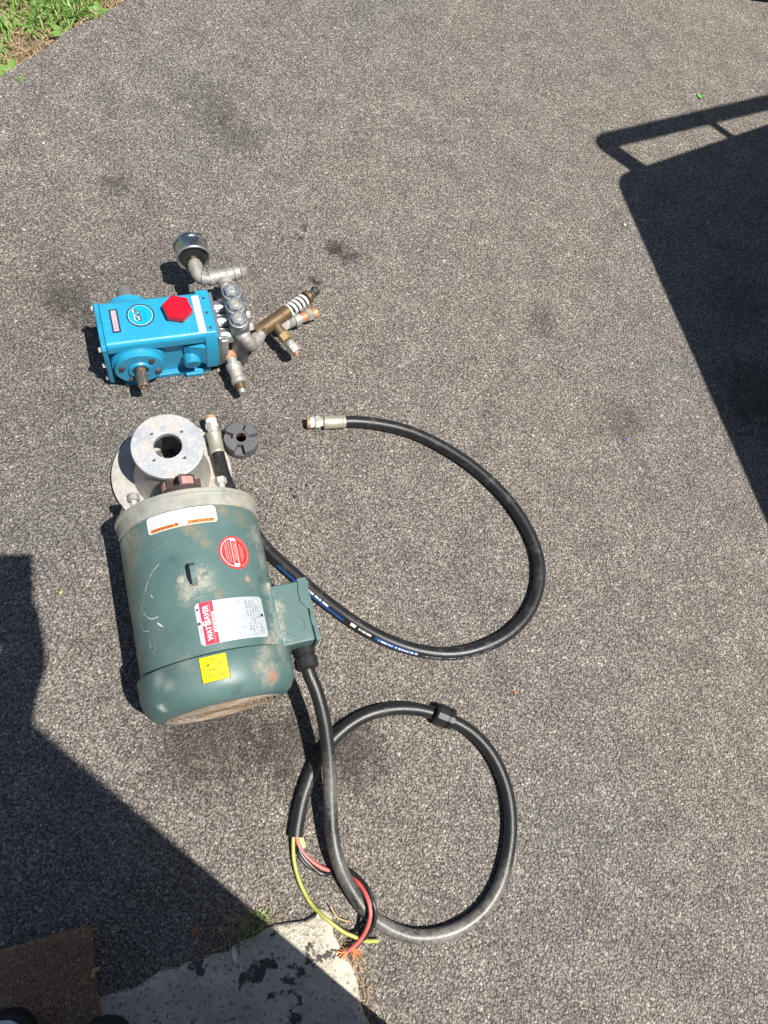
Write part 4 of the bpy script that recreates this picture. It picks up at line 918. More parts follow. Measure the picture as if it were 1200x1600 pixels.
# flange towards the head
mb = MB(); mb.prism([(-0.054, 0.028), (-0.056, 0.045), (-0.056, 0.090), (-0.050, 0.118), (-0.044, 0.1296), (0.050, 0.1296), (0.056, 0.118), (0.056, 0.028)], 0.1725, 0.1970, 'yz')
fl = mb.build('head_flange', 'blue', PU, bevel=0.003, angle=20)
mb = MB(); mb.add([(0.135, -0.0395, 0.050), (0.135, -0.0395, 0.088), (0.1730, -0.0555, 0.046), (0.1730, -0.0555, 0.098), (0.1730, -0.0385, 0.046), (0.1730, -0.0385, 0.100)], [(0, 2, 3, 1), (0, 4, 2), (1, 3, 5), (2, 4, 5, 3), (0, 1, 5, 4)])
mb.build('gusset', 'blue', fl)
for y in (-0.034, -0.001, 0.031):
    mb = MB(); mb.lathe((0.1860, y, 0.1292), (0, 0, 1), [(0.0030, 0), (0.0030, 0.0008), (0.0, 0.0009)], 16); mb.build('drain_hole', 'ink', fl)
mb = MB(); mb.lathe((0.1465, -0.030, 0.058), (0, -1, -0.15), [(0.0115, 0), (0.0115, 0.010), (0.0155, 0.0110), (0.0155, 0.0275), (0.0142, 0.0295), (0.0, 0.0300)], 28); mb.build('side_plug', 'blue_dull', PU, angle=30)
mb = MB(); mb.rod((0.1465, -0.041, 0.073), (0.1465, -0.041, 0.082), 0.005, 0.004, 12); mb.build('plug_ear', 'blue_dull', PU)
# steel head
mb = MB(); mb.box((0.2005, -0.001, 0.075), (0.0068, 0.104, 0.090)); mb.box((0.2070, -0.046, 0.072), (0.018, 0.014, 0.074)); hd = mb.build('head_plate', 'steel_head', PU, bevel=0.002)
for y in (0.031, 0.0, -0.031):
    mb = MB(); mb.rod((0.2035, y, 0.094), (0.2300, y, 0.094), 0.0142, 0.0136, 32); mb.build('plunger_barrel', 'steel_head', PU)
mb = MB()
for y in (0.030, -0.001, -0.032): mb.lathe((0.2400, y, 0.012), (0, 0, 1), [(0.0165, 0), (0.0185, 0.003), (0.0185, 0.118), (0.0172, 0.122), (0.0150, 0.1225)], 32)
mb.box((0.2420, -0.001, 0.066), (0.026, 0.096, 0.096))
mb.build('valve_manifold', 'steel_dark', PU, bevel=0.0015, angle=35)
for y in (0.030, -0.001, -0.032):
    mb = MB(); mb.lathe((0.2385, y, 0.1340), (0, 0, 1), [(0.0170, 0), (0.0170, 0.0040), (0.0150, 0.0050)], 32); vp = mb.build('valve_plug', 'steel_dark', PU, angle=30)
    mb = MB(); mb.lathe((0.2385, y, 0.1385), (0, 0, 1), [(0.0152, 0), (0.0152, 0.0085), (0.0140, 0.0105), (0.0092, 0.0108), (0.0084, 0.0080), (0.0060, 0.0062), (0, 0.0062)], 6, R(8)); mb.build('hex', 'steel_head', vp, bevel=0.0006, angle=25)
    mb = MB(); mb.lathe((0.2385, y, 0.1448), (0, 0, 1), [(0.0078, 0), (0.0060, 0.0014), (0, 0.0022)], 20); mb.build('plug_core', 'zinc', vp, angle=60)
    mb = MB(); mb.lathe((0.2385, y, 0.1383), (0, 0, 1), [(0.0152, 0), (0.0176, 0.0004), (0.0176, 0.0018), (0.0152, 0.0022)], 32, closed_ends=False); mb.build('washer', 'steel_head', vp)
for y, z in ((0.012, 0.04), (-0.016, 0.04)):
    mb = MB(); mb.rod((0.2560, y, z + 0.05), (0.2700, y, z + 0.05), 0.0075, seg=6, ch=0.001); mb.build('manifold_bolt', 'bolt_pale', PU)
# pipe work helpers
def pipe(name, mat, pts, r, parent=None, step=0.004, seg=20): 
    mb = MB(); mb.tube(spline(pts, step), r, seg); return mb.build(name, mat, parent or PU)
def band(name, mat, p, q, r, seg=24, parent=None, ch=0.001):
    mb = MB(); mb.rod(p, q, r, r, seg, ch); return mb.build(name, mat, parent or PU, angle=25)
def at(p, q, t): return Vector(p).lerp(Vector(q), t)
# discharge end: tee, street elbow and pressure gauge at the far end
T0 = Vector((0.236, 0.050, 0.092)); T1 = Vector((0.238, 0.094, 0.098))
band('pipe_nipple', 'zinc', T0, T1, 0.0110)
tee = pipe('pipe_tee', 'zinc', [(0.268, 0.104, 0.100), (0.238, 0.100, 0.100), (0.205, 0.097, 0.099)], 0.0128)
band('tee_collar', 'zinc', (0.238, 0.078, 0.097), (0.238, 0.090, 0.098), 0.0150, parent=tee)
band('tee_collar', 'zinc', (0.208, 0.0975, 0.099), (0.217, 0.0985, 0.099), 0.0148, parent=tee)
band('tee_plug', 'zinc', (0.256, 0.1025, 0.100), (0.262, 0.1035, 0.100), 0.0148, parent=tee)
mb = MB(); mb.lathe((0.262, 0.1035, 0.100), (0.030, 0.004, 0), [(0.0085, 0), (0.0085, 0.009), (0.0115, 0.0095), (0.0115, 0.0135), (0.007, 0.0145), (0.007, 0.020)], 6); mb.build('square_plug', 'zinc', tee, angle=25)
elb = pipe('pipe_elbow', 'zinc', [(0.209, 0.0975, 0.099), (0.198, 0.098, 0.099), (0.190, 0.106, 0.100), (0.1885, 0.120, 0.101), (0.1885, 0.136, 0.101)], 0.0120)
band('elbow_collar', 'zinc', (0.204, 0.0975, 0.099), (0.195, 0.099, 0.099), 0.0143, parent=elb)
band('elbow_collar', 'zinc', (0.1885, 0.116, 0.101), (0.1885, 0.130, 0.101), 0.0143, parent=elb)
band('gauge_stem', 'brass', (0.1885, 0.128, 0.101), (0.1885, 0.150, 0.102), 0.0075, seg=6)
GA = Vector((0, math.cos(R(4)), -math.sin(R(4)))); GO = Vector((0.1885, 0.146, 0.104))
ga = MB(); ga.lathe(GO, GA, [(0.0105, 0.0005), (0.0270, 0.0), (0.0300, -0.0035), (0.0318, -0.0030), (0.0322, 0.0), (0.0312, 0.002), (0.0312, 0.026), (0.0330, 0.0265), (0.0330, 0.0315), (0.0318, 0.0335), (0.0285, 0.0335), (0.0280, 0.031), (0, 0.031)], 64)
gg = ga.build('pressure_gauge', 'chrome', PU, angle=28)
mb = MB(); mb.lathe(GO, GA, [(0.0285, -0.0025), (0.0302, -0.0042), (0.0318, -0.0040), (0.0326, -0.0020), (0.0322, 0.0004), (0.0308, 0.0006)], 64, closed_ends=False); mb.build('gauge_rim', 'steel_head', gg, angle=30)
mb = MB(); mb.lathe(GO - GA * 0.0004, GA, [(0.0265, 0), (0.0265, 0.0003), (0.0080, 0.0003)], 48); mb.build('gauge_back', 'black_metal', gg)
GU = Vector((0.10, math.sin(R(4)), math.cos(R(4)))).normalized()
mb = MB(); mb.lathe(GO + GA * 0.010 + GU * 0.0308, GU, [(0.0062, 0), (0.0062, 0.0008), (0.0040, 0.0012), (0.0036, 0.0004), (0, 0.0004)], 20); mb.build('relief_plug', 'black_metal', gg)
mb = MB(); mb.lathe(GO + GA * 0.0314, GA, [(0.0283, 0), (0.0283, 0.0006), (0, 0.0006)], 48); mb.build('dial', 'label_white', gg)
# near discharge: elbow into the brass unloader valve
e2 = pipe('pipe_elbow', 'zinc', [(0.243, -0.042, 0.108), (0.247, -0.049, 0.105), (0.254, -0.052, 0.092), (0.262, -0.046, 0.074), (0.275, -0.030, 0.064), (0.285, -0.016, 0.062)], 0.0118)
band('elbow_collar', 'zinc', (0.242, -0.040, 0.110), (0.246, -0.048, 0.105), 0.0142, parent=e2)
band('elbow_collar', 'zinc', (0.268, -0.036, 0.068), (0.276, -0.026, 0.064), 0.0142, parent=e2)
B0, B1 = Vector((0.276, -0.014, 0.060)), Vector((0.421, 0.071, 0.060))
ba = (B1 - B0).normalized(); BL = (B1 - B0).length
def bat(d): return tuple(B0 + ba * d)
mb = MB(); mb.lathe(B0, ba, [(0.0110, 0), (0.0142, 0.001), (0.0142, 0.020), (0.0136, 0.0205), (0.0136, 0.024), (0.0140, 0.0245), (0.0140, 0.052), (0.0136, 0.0525), (0.0136, 0.066), (0.0142, 0.067), (0.0142, 0.086), (0.0130, 0.088)], 40)
uv = mb.build('unloader_valve', 'brass', PU, angle=20)
mb = MB(); mb.lathe(bat(0.0), ba, [(0.0135, -0.0005), (0.0156, 0.0005), (0.0156, 0.0175), (0.0140, 0.0185)], 6); mb.build('hex', 'brass', uv, angle=25)
mb = MB(); mb.rod(bat(0.085), bat(0.152), 0.0085, seg=24); mb.build('valve_stem', 'black_metal', uv)
def coil(d0, d1, turns, rad, wire_r, mat):
    u_ = ba.cross(Vector((0, 0, 1))).normalized(); w_ = ba.cross(u_); pts = []
    for i in range(turns * 22 + 1):
        q = 2 * math.pi * i / 22; pts.append(B0 + ba * (d0 + (d1 - d0) * i / (turns * 22)) + (u_ * math.cos(q) + w_ * math.sin(q)) * rad)
    mb = MB(); mb.tube(pts, wire_r, 8); mb.build('coil_spring', mat, uv)
coil(0.091, 0.132, 4, 0.0112, 0.0031, 'white_spring')
band('spring_seat', 'white_spring', bat(0.0865), bat(0.0905), 0.0145, parent=uv)
band('spring_cap', 'brass', bat(0.137), bat(0.146), 0.0142, parent=uv)
mb = MB(); mb.rod(bat(0.146), bat(0.160), 0.0080, 0.0070, 16, 0.001); mb.build('adjusting_nut', 'bolt', uv)
mb = MB(); mb.lathe(bat(0.158), ba + Vector((0, 0, 0.3)), [(0.004, 0), (0.0095, 0.002), (0.0100, 0.009), (0.006, 0.013), (0, 0.013)], 7); mb.build('adjusting_knob', 'black_metal', uv, angle=25)
mb = MB(); mb.rod((B0 + ba * 0.157 + Vector((-0.012, 0.004, 0))), (B0 + ba * 0.157 + Vector((0.016, 0.000, 0.004))), 0.0026, seg=10); mb.build('lock_pin', 'bolt', uv)
# side outlet of the valve
S0, S1 = Vector(bat(0.047)), Vector((0.350, -0.060, 0.045))
def sat(t): return tuple(S0.lerp(S1, t))
sd = (S1 - S0)
so = band('side_outlet', 'brass', sat(0.0), sat(0.42), 0.0100, parent=uv)
mb = MB(); mb.lathe(sat(0.38), sd, [(0.0105, 0), (0.0128, 0.001), (0.0128, 0.015), (0.0110, 0.016)], 6, 0.4); mb.build('outlet_hex', 'brass_pale', so, angle=25)
band('outlet_nipple', 'zinc', sat(0.62), sat(0.80), 0.0095, parent=so)
mb = MB(); mb.lathe(sat(0.74), sd, [(0.0110, 0), (0.0134, 0.001), (0.0134, 0.017), (0.0120, 0.0180), (0.0078, 0.0180), (0.0078, 0.008)], 6, 0.2); mb.build('outlet_nut', 'zinc', so, angle=25)
mb = MB(); mb.lathe(tuple(S1 - sd.normalized() * 0.001), sd, [(0.0078, 0), (0.0070, 0.002), (0.0055, 0.002), (0.0055, -0.003)], 16); mb.build('copper_seat', 'copper', so)
# lower outlet with the copper-coloured nipple
lo_ = pipe('lower_tee', 'zinc', [(0.340, 0.006, 0.052), (0.348, 0.018, 0.034), (0.362, 0.028, 0.027), (0.380, 0.033, 0.026)], 0.0110, uv)
band('tee_collar', 'zinc', (0.366, 0.029, 0.026), (0.378, 0.0325, 0.026), 0.0142, parent=uv)
q0, q1 = Vector((0.378, 0.0325, 0.026)), Vector((0.418, 0.0440, 0.026))
band('copper_nipple', 'copper', at(q0, q1, 0), at(q0, q1, 0.42), 0.0105, parent=uv)
mb = MB(); mb.lathe(at(q0, q1, 0.40), q1 - q0, [(0.0112, 0), (0.0128, 0.001), (0.0128, 0.012), (0.0115, 0.013)], 6); mb.build('union_nut', 'zinc', uv, angle=25)
band('copper_end', 'copper', at(q0, q1, 0.70), at(q0, q1, 1.0), 0.0118, parent=uv)
# inlet: nipple, reducer and thread pointing to the viewer
I0, I1 = Vector((0.219, -0.040, 0.050)), Vector((0.228, -0.124, 0.034))
ia = (I1 - I0)
def iat(t): return tuple(I0.lerp(I1, t))
band('copper_bushing', 'copper', iat(0.0), iat(0.16), 0.0125, seg=8)
inl = band('inlet_nipple', 'zinc', iat(0.12), iat(0.36), 0.0098)
mb = MB(); mb.lathe(iat(0.28), ia, [(0.0125, 0), (0.0150, 0.001), (0.0152, 0.010), (0.0135, 0.014), (0.0128, 0.030), (0.0148, 0.032), (0.0148, 0.040), (0.0120, 0.042)], 32); mb.build('reducer', 'zinc', inl, angle=30)
band('brass_thread', 'brass', iat(0.76), iat(0.90), 0.0098, parent=inl)
band('thread_tip', 'zinc', iat(0.88), iat(1.0), 0.0072, parent=inl)

# ================================================================== DOORMAT
A0 = Vector((-0.0942, -0.2247, 0.0300)); A1 = Vector((-0.0146, -0.3209, 0.0300)); A2 = Vector((-0.1894, -0.2965, 0.0300))
m1 = (A1 - A0).normalized(); m2 = (A2 - A0); m2 = (m2 - m1 * m2.dot(m1)).normalized()
DM = empty('doormat', (A0.x, A0.y, 0))
tag(DM, 'brown coir doormat in shade at the bottom left corner', 'doormat')
ML, MW = 0.42, 0.66
q = [m1 * 0 + m2 * 0.006, m1 * 0.006, m1 * (ML - 0.006), m1 * ML + m2 * 0.006, m1 * ML + m2 * MW, m2 * MW]
mb = MB(); mb.prism([(p.x, p.y) for p in q], 0.0125, 0.0270); mb.build('backing', 'coir_base', DM, bevel=0.002)
M['coir'] = blade_material('coir_fibres', [(0, (0.22, 0.13, 0.075)), (0.45, (0.40, 0.255, 0.145)), (0.85, (0.54, 0.37, 0.23)), (1, (0.68, 0.54, 0.40))], 0.0, 0.9)
rr = random.Random(12); sp = []
for i in range(42000):
    a, b_ = rr.random() * ML, rr.random() * 0.40
    p = m1 * a + m2 * b_
    sp.append((p.x, p.y, 0.0262, rr.uniform(0.004, 0.009), rr.uniform(0.0006, 0.0013), rr.uniform(0, 6.28), rr.uniform(0.3, 1.45)))
o = blades('coir_pile', 'coir', sp); o.parent = DM; o['kind'] = 'stuff'
for t in (0.058, 0.118):
    p = m1 * t - m2 * 0.004; mb = MB(); mb.tube([tuple(p + Vector((0, 0, 0.024))), tuple(p + m2 * 0.005 + Vector((0, 0, 0.031))), tuple(p + m1 * 0.007 + m2 * 0.007 + Vector((0, 0, 0.030)))], 0.0028, 8); mb.build('loose_tuft', 'straw', DM)

# ================================================================== THE PERSON TAKING THE PICTURE (only the toes are in view)
FD = Vector((-0.469, 0.883, 0)); RD = Vector((0.883, 0.469, 0)); UP = Vector((0, 0, 1))
tR = Vector((-0.0069, -0.3057, 0.0750)); tL = Vector((-0.1346, -0.3522, 0.0750)); tR.z = tL.z = 0.0
bodyc = (tR + tL) / 2 - FD * 0.17
PE = empty('person', (bodyc.x, bodyc.y, 0))
tag(PE, 'person in black rimmed white shoes standing on the doormat, only the toes showing', 'person')
def loc(p): return Vector(p) - Vector((bodyc.x, bodyc.y, 0))
def shoe(toe, zb, splay):
    d = (FD + RD * splay).normalized(); s_ = Vector((d.y, -d.x, 0)); n = 15
    st = [0.0, 0.002, 0.006, 0.012, 0.020, 0.032, 0.050, 0.08, 0.11, 0.15, 0.19, 0.23, 0.262, 0.278, 0.287, 0.29]
    def hw_(t): 
        w0_ = 0.046 - 0.011 * max(0.0, min(1.0, (t - 0.09) / 0.10))
        if t < 0.055: w0_ = 0.006 + (w0_ - 0.006) * math.sqrt(max(0.0, 1 - (1 - t / 0.055) ** 2))
        if t > 0.25: w0_ *= math.sqrt(max(0.04, 1 - ((t - 0.25) / 0.041) ** 2))
        return w0_
    prof = [(t, hw_(t)) for t in st]
    hts = [0.034 + 0.030 * min(1, t / 0.07) ** 0.6 + 0.036 * max(0.0, min(1.0, (t - 0.09) / 0.10)) for t in st]
    def ring(k, hw, z): 
        t = prof[k][0]; return [loc(toe) - d * t + s_ * hw + UP * z, loc(toe) - d * t - s_ * hw + UP * z]
    # sole with raised toe rim
    mb = MB(); vs, fs = [], []
    for k, (t, hw) in enumerate(prof):
        for z, g in ((zb, 0.94), (zb + 0.012, 1.0), (zb + 0.034, 0.985), (zb + 0.036, 0.86)):
            vs += ring(k, hw * g, z)
    n = len(prof); w8 = 8
    for k in range(n - 1):
        for lv in range(3):
            a = k * w8 + lv * 2; b_ = a + w8
            fs += [(a, a + 2, b_ + 2, b_), (a + 1, b_ + 1, b_ + 3, a + 3)]
        fs += [(k * w8, k * w8 + w8, k * w8 + w8 + 1, k * w8 + 1), (k * w8 + 6, k * w8 + 7, k * w8 + w8 + 7, k * w8 + w8 + 6)]
    for k in (0, n - 1): fs += [(k * w8, k * w8 + 1, k * w8 + 3, k * w8 + 2), (k * w8 + 2, k * w8 + 3, k * w8 + 5, k * w8 + 4), (k * w8 + 4, k * w8 + 5, k * w8 + 7, k * w8 + 6)]
    mb.add(vs, fs); sh_ = mb.build('shoe', 'shoe_black', PE, angle=60)
    mb = MB(); vs, fs = [], []; m_ = 9
    for k, (t, hw) in enumerate(prof):
        for i in range(m_):
            a = math.pi * i / (m_ - 1); vs.append(loc(toe) - d * (t * 0.97 + 0.006) + s_ * (hw * 0.86 * math.cos(a)) + UP * (zb + 0.030 + (hts[k] - 0.030) * math.sin(a)))
    for k in range(n - 1):
        for i in range(m_ - 1): fs.append((k * m_ + i, k * m_ + i + 1, (k + 1) * m_ + i + 1, (k + 1) * m_ + i))
    fs += [tuple(range(m_)), tuple(range((n - 1) * m_, n * m_))[::-1]]
    mb.add(vs, fs); mb.build('shoe_upper', 'shoe_white', sh_, angle=60)
shoe(tR, 0.0300, 0.10); shoe(tL, 0.0300, -0.10)
def skin(name, mat, joints, edges, root=0, sub=2, parent=PE):
    me = bpy.data.meshes.new(name); me.from_pydata([tuple(loc(p)) for p, r in joints], edges, [])
    me.materials.append(M[mat]); o = bpy.data.objects.new(name, me); COL.objects.link(o); o.parent = parent
    md = o.modifiers.new('skin', 'SKIN'); md.use_smooth_shade = True
    for i, (p, r) in enumerate(joints):
        sv = me.skin_vertices[0].data[i]; sv.radius = (r, r) if not isinstance(r, tuple) else r; sv.use_root = (i == root)
    s_ = o.modifiers.new('sub', 'SUBSURF'); s_.levels = s_.render_levels = sub
    return o
def bp_(f, s_, z): return bodyc + FD * f + RD * s_ + UP * z
ankR, ankL = tR - FD * 0.215 + UP * 0.12, tL - FD * 0.215 + UP * 0.12
hips = 0.92
phone_c = Vector((0, 0, CAM_H)) - fw * 0.022 + rt * 0.070 - up * 0.008
wristR = phone_c + rt * 0.014 - up * 0.135 - fw * 0.035
wristL = phone_c - rt * 0.030 - up * 0.110 - fw * 0.030
J = [(bp_(-.02, 0, 0.98), (0.15, 0.10)), (bp_(-.02, 0, 1.15), (0.145, 0.10)), (bp_(-.02, 0, 1.33), (0.165, 0.11)), (bp_(-.01, 0, 1.44), (0.09, 0.075)), (bp_(.01, 0, 1.52), 0.055), (bp_(.03, 0, 1.60), (0.072, 0.085)), (bp_(.035, 0, 1.69), (0.075, 0.09)),
     (bp_(-.01, .18, 1.40), 0.055), (bp_(.07, .26, 1.17), 0.042), (wristR, 0.044), (phone_c + rt * 0.066 - up * 0.052 - fw * 0.020, (0.044, 0.026)),
     (bp_(-.01, -.18, 1.40), 0.055), (bp_(.06, -.25, 1.15), 0.042), (wristL, 0.027), (phone_c - rt * 0.042 - up * 0.070 - fw * 0.020, (0.036, 0.022)),
     (bp_(-.02, .09, 0.90), 0.085), (bp_(.0, .095, 0.50), 0.058), (ankR, 0.040), (bp_(-.02, -.09, 0.90), 0.085), (bp_(.0, -.095, 0.50), 0.058), (ankL, 0.040)]
E_ = [(0, 1), (1, 2), (2, 3), (3, 4), (4, 5), (5, 6), (2, 7), (7, 8), (8, 9), (9, 10), (2, 11), (11, 12), (12, 13), (13, 14), (0, 15), (15, 16), (16, 17), (0, 18), (18, 19), (19, 20)]
fi = 0
for root_, hand in ((10, 'R'), (14, 'L')):
    base = J[root_][0]
    for k in range(5):
        if hand == 'R':
            off = up * (0.018 - 0.019 * k) if k < 4 else up * 0.045
            if k < 4: a1, a2 = base + up * 0.026 + off * 0.6 - rt * 0.014 - fw * 0.004, base + up * 0.034 + off * 0.7 - rt * 0.040 + fw * 0.012
            else: a1, a2 = base + up * 0.014 - rt * 0.020 - fw * 0.026, base + up * 0.040 - rt * 0.040 - fw * 0.022
        else:
            off = up * (0.030 - 0.019 * k)
            if k < 4: a1, a2 = base + up * 0.030 + off * 0.6 - rt * 0.004 - fw * 0.004, base + up * 0.040 + off * 0.7 + rt * 0.022 - fw * 0.014
            else: a1, a2 = base + up * 0.020 + rt * 0.012 - fw * 0.026, base + up * 0.050 + rt * 0.030 - fw * 0.022
        J += [(a1, 0.0095), (a2, 0.0080)]; E_ += [(root_, len(J) - 2), (len(J) - 2, len(J) - 1)]
bod = skin('body', 'skin', J, E_)
skin('shirt', 'shirt', [(bp_(-.02, 0, 0.90), (0.175, 0.125)), (bp_(-.02, 0, 1.15), (0.170, 0.122)), (bp_(-.02, 0, 1.33), (0.185, 0.128)), (bp_(-.01, 0, 1.43), (0.10, 0.085)),
     (bp_(-.01, .18, 1.40), 0.075), (bp_(.05, .235, 1.23), 0.060), (bp_(-.01, -.18, 1.40), 0.075), (bp_(.03, -.232, 1.22), 0.060)], [(0, 1), (1, 2), (2, 3), (2, 4), (4, 5), (2, 6), (6, 7)])
skin('trousers', 'denim', [(bp_(-.02, 0, 0.97), (0.17, 0.12)), (bp_(-.02, .09, 0.88), 0.10), (bp_(.0, .095, 0.50), 0.078), (ankR + UP * 0.03, 0.065), (bp_(-.02, -.09, 0.88), 0.10), (bp_(.0, -.095, 0.50), 0.078), (ankL + UP * 0.03, 0.065)], [(0, 1), (1, 2), (2, 3), (0, 4), (4, 5), (5, 6)])
mb = MB(); hc = loc(bp_(.015, 0, 1.665)); mb.lathe(hc, (0, 0, 1), [(0.0, 0.118), (0.05, 0.108), (0.082, 0.075), (0.098, 0.03), (0.095, -0.02)], 20); mb.build('hair', 'hair', PE, angle=80)
for s_ in (-1, 1):
    mb = MB(); mb.lathe(loc(bp_(.118, .032 * s_, 1.635)), FD, [(0.012, -0.006), (0.009, 0.004), (0, 0.006)], 12); mb.build('eye', 'shoe_white', bod)
    mb = MB(); mb.lathe(loc(bp_(.02, .078 * s_, 1.62)), RD * s_, [(0.030, 0), (0.026, 0.012), (0, 0.014)], 12); mb.build('ear', 'skin', bod)
mb = MB(); mb.rod(loc(bp_(.108, 0, 1.635)), loc(bp_(.142, 0, 1.598)), 0.010, 0.016, 10); mb.build('nose', 'skin', bod)
mb = MB(); mb.box(loc(bp_(.112, 0, 1.565)), (0.05, 0.012, 0.012), Matrix((RD, FD, UP)).transposed()); mb.build('mouth', 'wire_red', bod)
PH = empty('phone', tuple(phone_c)); tag(PH, 'black phone held up by the person taking the picture', 'phone')
rot = Matrix((rt, up, -fw)).transposed()
mb = MB(); mb.box((0, 0, 0), (0.078, 0.156, 0.0085), rot); mb.build('phone_case', 'black_plastic', PH, bevel=0.003)
mb = MB(); mb.box(tuple(-fw * 0.0045), (0.071, 0.148, 0.0006), rot); mb.build('screen', 'ink', PH)

# ================================================================== UNSEEN DOOR ADDED TO CAST THE LOWER LEFT SHADOW
SDIR = Vector((-0.982, 0.190, 0)); PDIR = Vector((0.190, 0.982, 0))
dp = SDIR * (-0.455) + PDIR * (-0.090)
HD = empty('shadow_caster_door', (dp.x, dp.y, 0)); tag(HD, 'brown door, guessed and added out of view to cast the lower left shadow', 'door')
rotd = Matrix((PDIR, -SDIR, UP)).transposed()
def dbox(a, b_, z0, z1, t0, t1):
    mb = MB(); mb.box(-PDIR * ((a + b_) / 2) - SDIR * ((t0 + t1) / 2) + UP * ((z0 + z1) / 2), (b_ - a, t1 - t0, z1 - z0), rotd); return mb
dbox(0, 0.90, 0.03, 2.42, 0, 0.04).build('door_leaf', 'door_paint', HD, bevel=0.002)
for a, b_ in ((0.11, 0.41), (0.49, 0.79)):
    for z0, z1 in ((0.20, 0.90), (1.05, 2.20)):
        dbox(a, b_, z0, z1, -0.006, -0.001).build('door_panel', 'door_paint', HD, bevel=0.003)
mb = MB(); kp = -PDIR * 0.065 + UP * 1.0; mb.lathe(kp + SDIR * 0.001, SDIR, [(0.026, 0), (0.024, 0.006), (0.010, 0.010), (0.010, 0.03), (0.026, 0.038), (0.027, 0.055), (0.015, 0.064), (0, 0.066)], 24); mb.build('door_knob', 'brass', HD, angle=40)

# ================================================================== TRAILERS AT THE RIGHT, THE NEAR ONE ADDED AS A SHADOW CASTER
def wheel(x, y, rad, axis, parent, wd=0.17):
    a = Vector(axis).normalized(); c = Vector((x, y, rad))
    mb = MB(); mb.lathe(c - a * wd / 2, a, [(rad * 0.62, 0.012), (rad * 0.66, 0), (rad * 0.88, 0.004), (rad * 0.975, 0.022), (rad, 0.042), (rad, wd - 0.042), (rad * 0.975, wd - 0.022), (rad * 0.88, wd - 0.004), (rad * 0.66, wd), (rad * 0.62, wd - 0.012)], 64, closed_ends=False)
    for g in (0.3, 0.5, 0.7): pass
    t = mb.build('wheel', 'tyre', parent, angle=40)
    mb = MB(); mb.lathe(c - a * wd / 2, a, [(rad * 0.63, 0.010), (rad * 0.58, 0.012), (rad * 0.54, 0.040), (rad * 0.22, 0.030), (rad * 0.18, 0.012), (0, 0.010)], 40); mb.lathe(c + a * wd / 2, -a, [(rad * 0.63, 0.010), (rad * 0.58, 0.012), (rad * 0.54, 0.040), (0, 0.036)], 40); mb.build('rim', 'rim', t, angle=30)
def shade_of(p, z): return Vector((p[0] + 0.412 * z, p[1] - 0.080 * z, 0))
ZB, ZR = 1.00, 1.25
le = (shade_of((0.7433, 0.9749), ZB) - shade_of((0.1377, 1.6906), ZB)).normalized(); fa = (shade_of((0.4430, 2.2065), ZB) - shade_of((0.1536, 1.7768), ZB)).normalized()
la_, fb_ = shade_of((0.1377, 1.6906), ZB), shade_of((0.1536, 1.7768), ZB)
k_ = ((fb_ - la_).x * fa.y - (fb_ - la_).y * fa.x) / (le.x * fa.y - le.y * fa.x); c_ = la_ + le * k_        # where the two top edges meet
TR = empty('shadow_caster_trailer', (c_.x, c_.y, 0)); tag(TR, 'black box trailer with a tail rail, guessed and added out of view to cast the big shadow at right', 'trailer')  # unseen body and rail, shaped to throw the shadow at right
def quad(ins):
    a = (le + fa).normalized() * ins; P = [a, a + le * (1.9 - ins), le * (1.9 - ins) + fa * (1.3 - ins), fa * (1.3 - ins) + a]
    return [(p.x, p.y) for p in P]
def rquad(rad=0.05):
    pts = []
    for k in range(7):
        t = k / 6; pts.append((1 - t) ** 2 * fa * rad + t ** 2 * le * rad)
    pts += [le * 1.9, le * 1.9 + fa * 1.3, fa * 1.3]; return [(p.x, p.y) for p in pts]
mb = MB(); mb.prism(rquad(), 0.42, ZB); mb.build('box_body', 'trailer_paint', TR, bevel=0.004)
for k in range(6):
    p = fa * 0.03 + le * (0.06 + 0.30 * k); mb = MB(); mb.prism([(p.x + q_.x, p.y + q_.y) for q_ in (Vector(), le * 0.28, le * 0.28 + fa * 1.22, fa * 1.22)], ZB + 0.001, ZB + 0.012); mb.build('cover_board', 'trailer_deck', TR)
r0_ = shade_of((0.0481, 1.8102), ZR) - c_; r1_ = shade_of((0.4220, 2.2927), ZR) - c_; rd = (r1_ - r0_).normalized()
mb = MB(); mb.tube(spline([r0_ + UP * (ZB + 0.02), r0_ + UP * (ZR - 0.10), r0_ + UP * (ZR - 0.03), r0_ + rd * 0.012 + UP * (ZR - 0.006), r0_ + rd * 0.03 + UP * ZR, r0_ + rd * 0.08 + UP * ZR, r0_ + rd * 0.2 + UP * ZR, r0_ + rd * 1.25 + UP * ZR], 0.01), 0.026, 12); rl = mb.build('tail_rail', 'trailer_paint', TR)
bx0 = r0_ * 1.0
mb = MB(); mb.rod(bx0 + UP * (ZB - 0.25), bx0 + UP * (ZB + 0.03), 0.026); mb.build('corner_post', 'trailer_paint', TR)
p2 = shade_of((0.2803, 2.0860), ZR) - c_; p2 = r0_ + rd * (p2 - r0_).dot(rd)
mb = MB(); mb.rod(p2 + UP * (ZB - 0.25), p2 + UP * ZR, 0.013); mb.build('rail_post', 'trailer_paint', TR)
for k in (0.62, 1.0):
    q_ = r0_ + rd * (k * 1.2); mb = MB(); mb.rod(q_ + UP * (ZB - 0.25), q_ + UP * ZR, 0.013); mb.build('rail_post', 'trailer_paint', TR)
perp = Vector((-le.y, le.x, 0)); 
for s_ in (0.12, 1.15):
    q_ = le * 1.15 + fa * s_; wheel(q_.x, q_.y, 0.27, perp, TR)
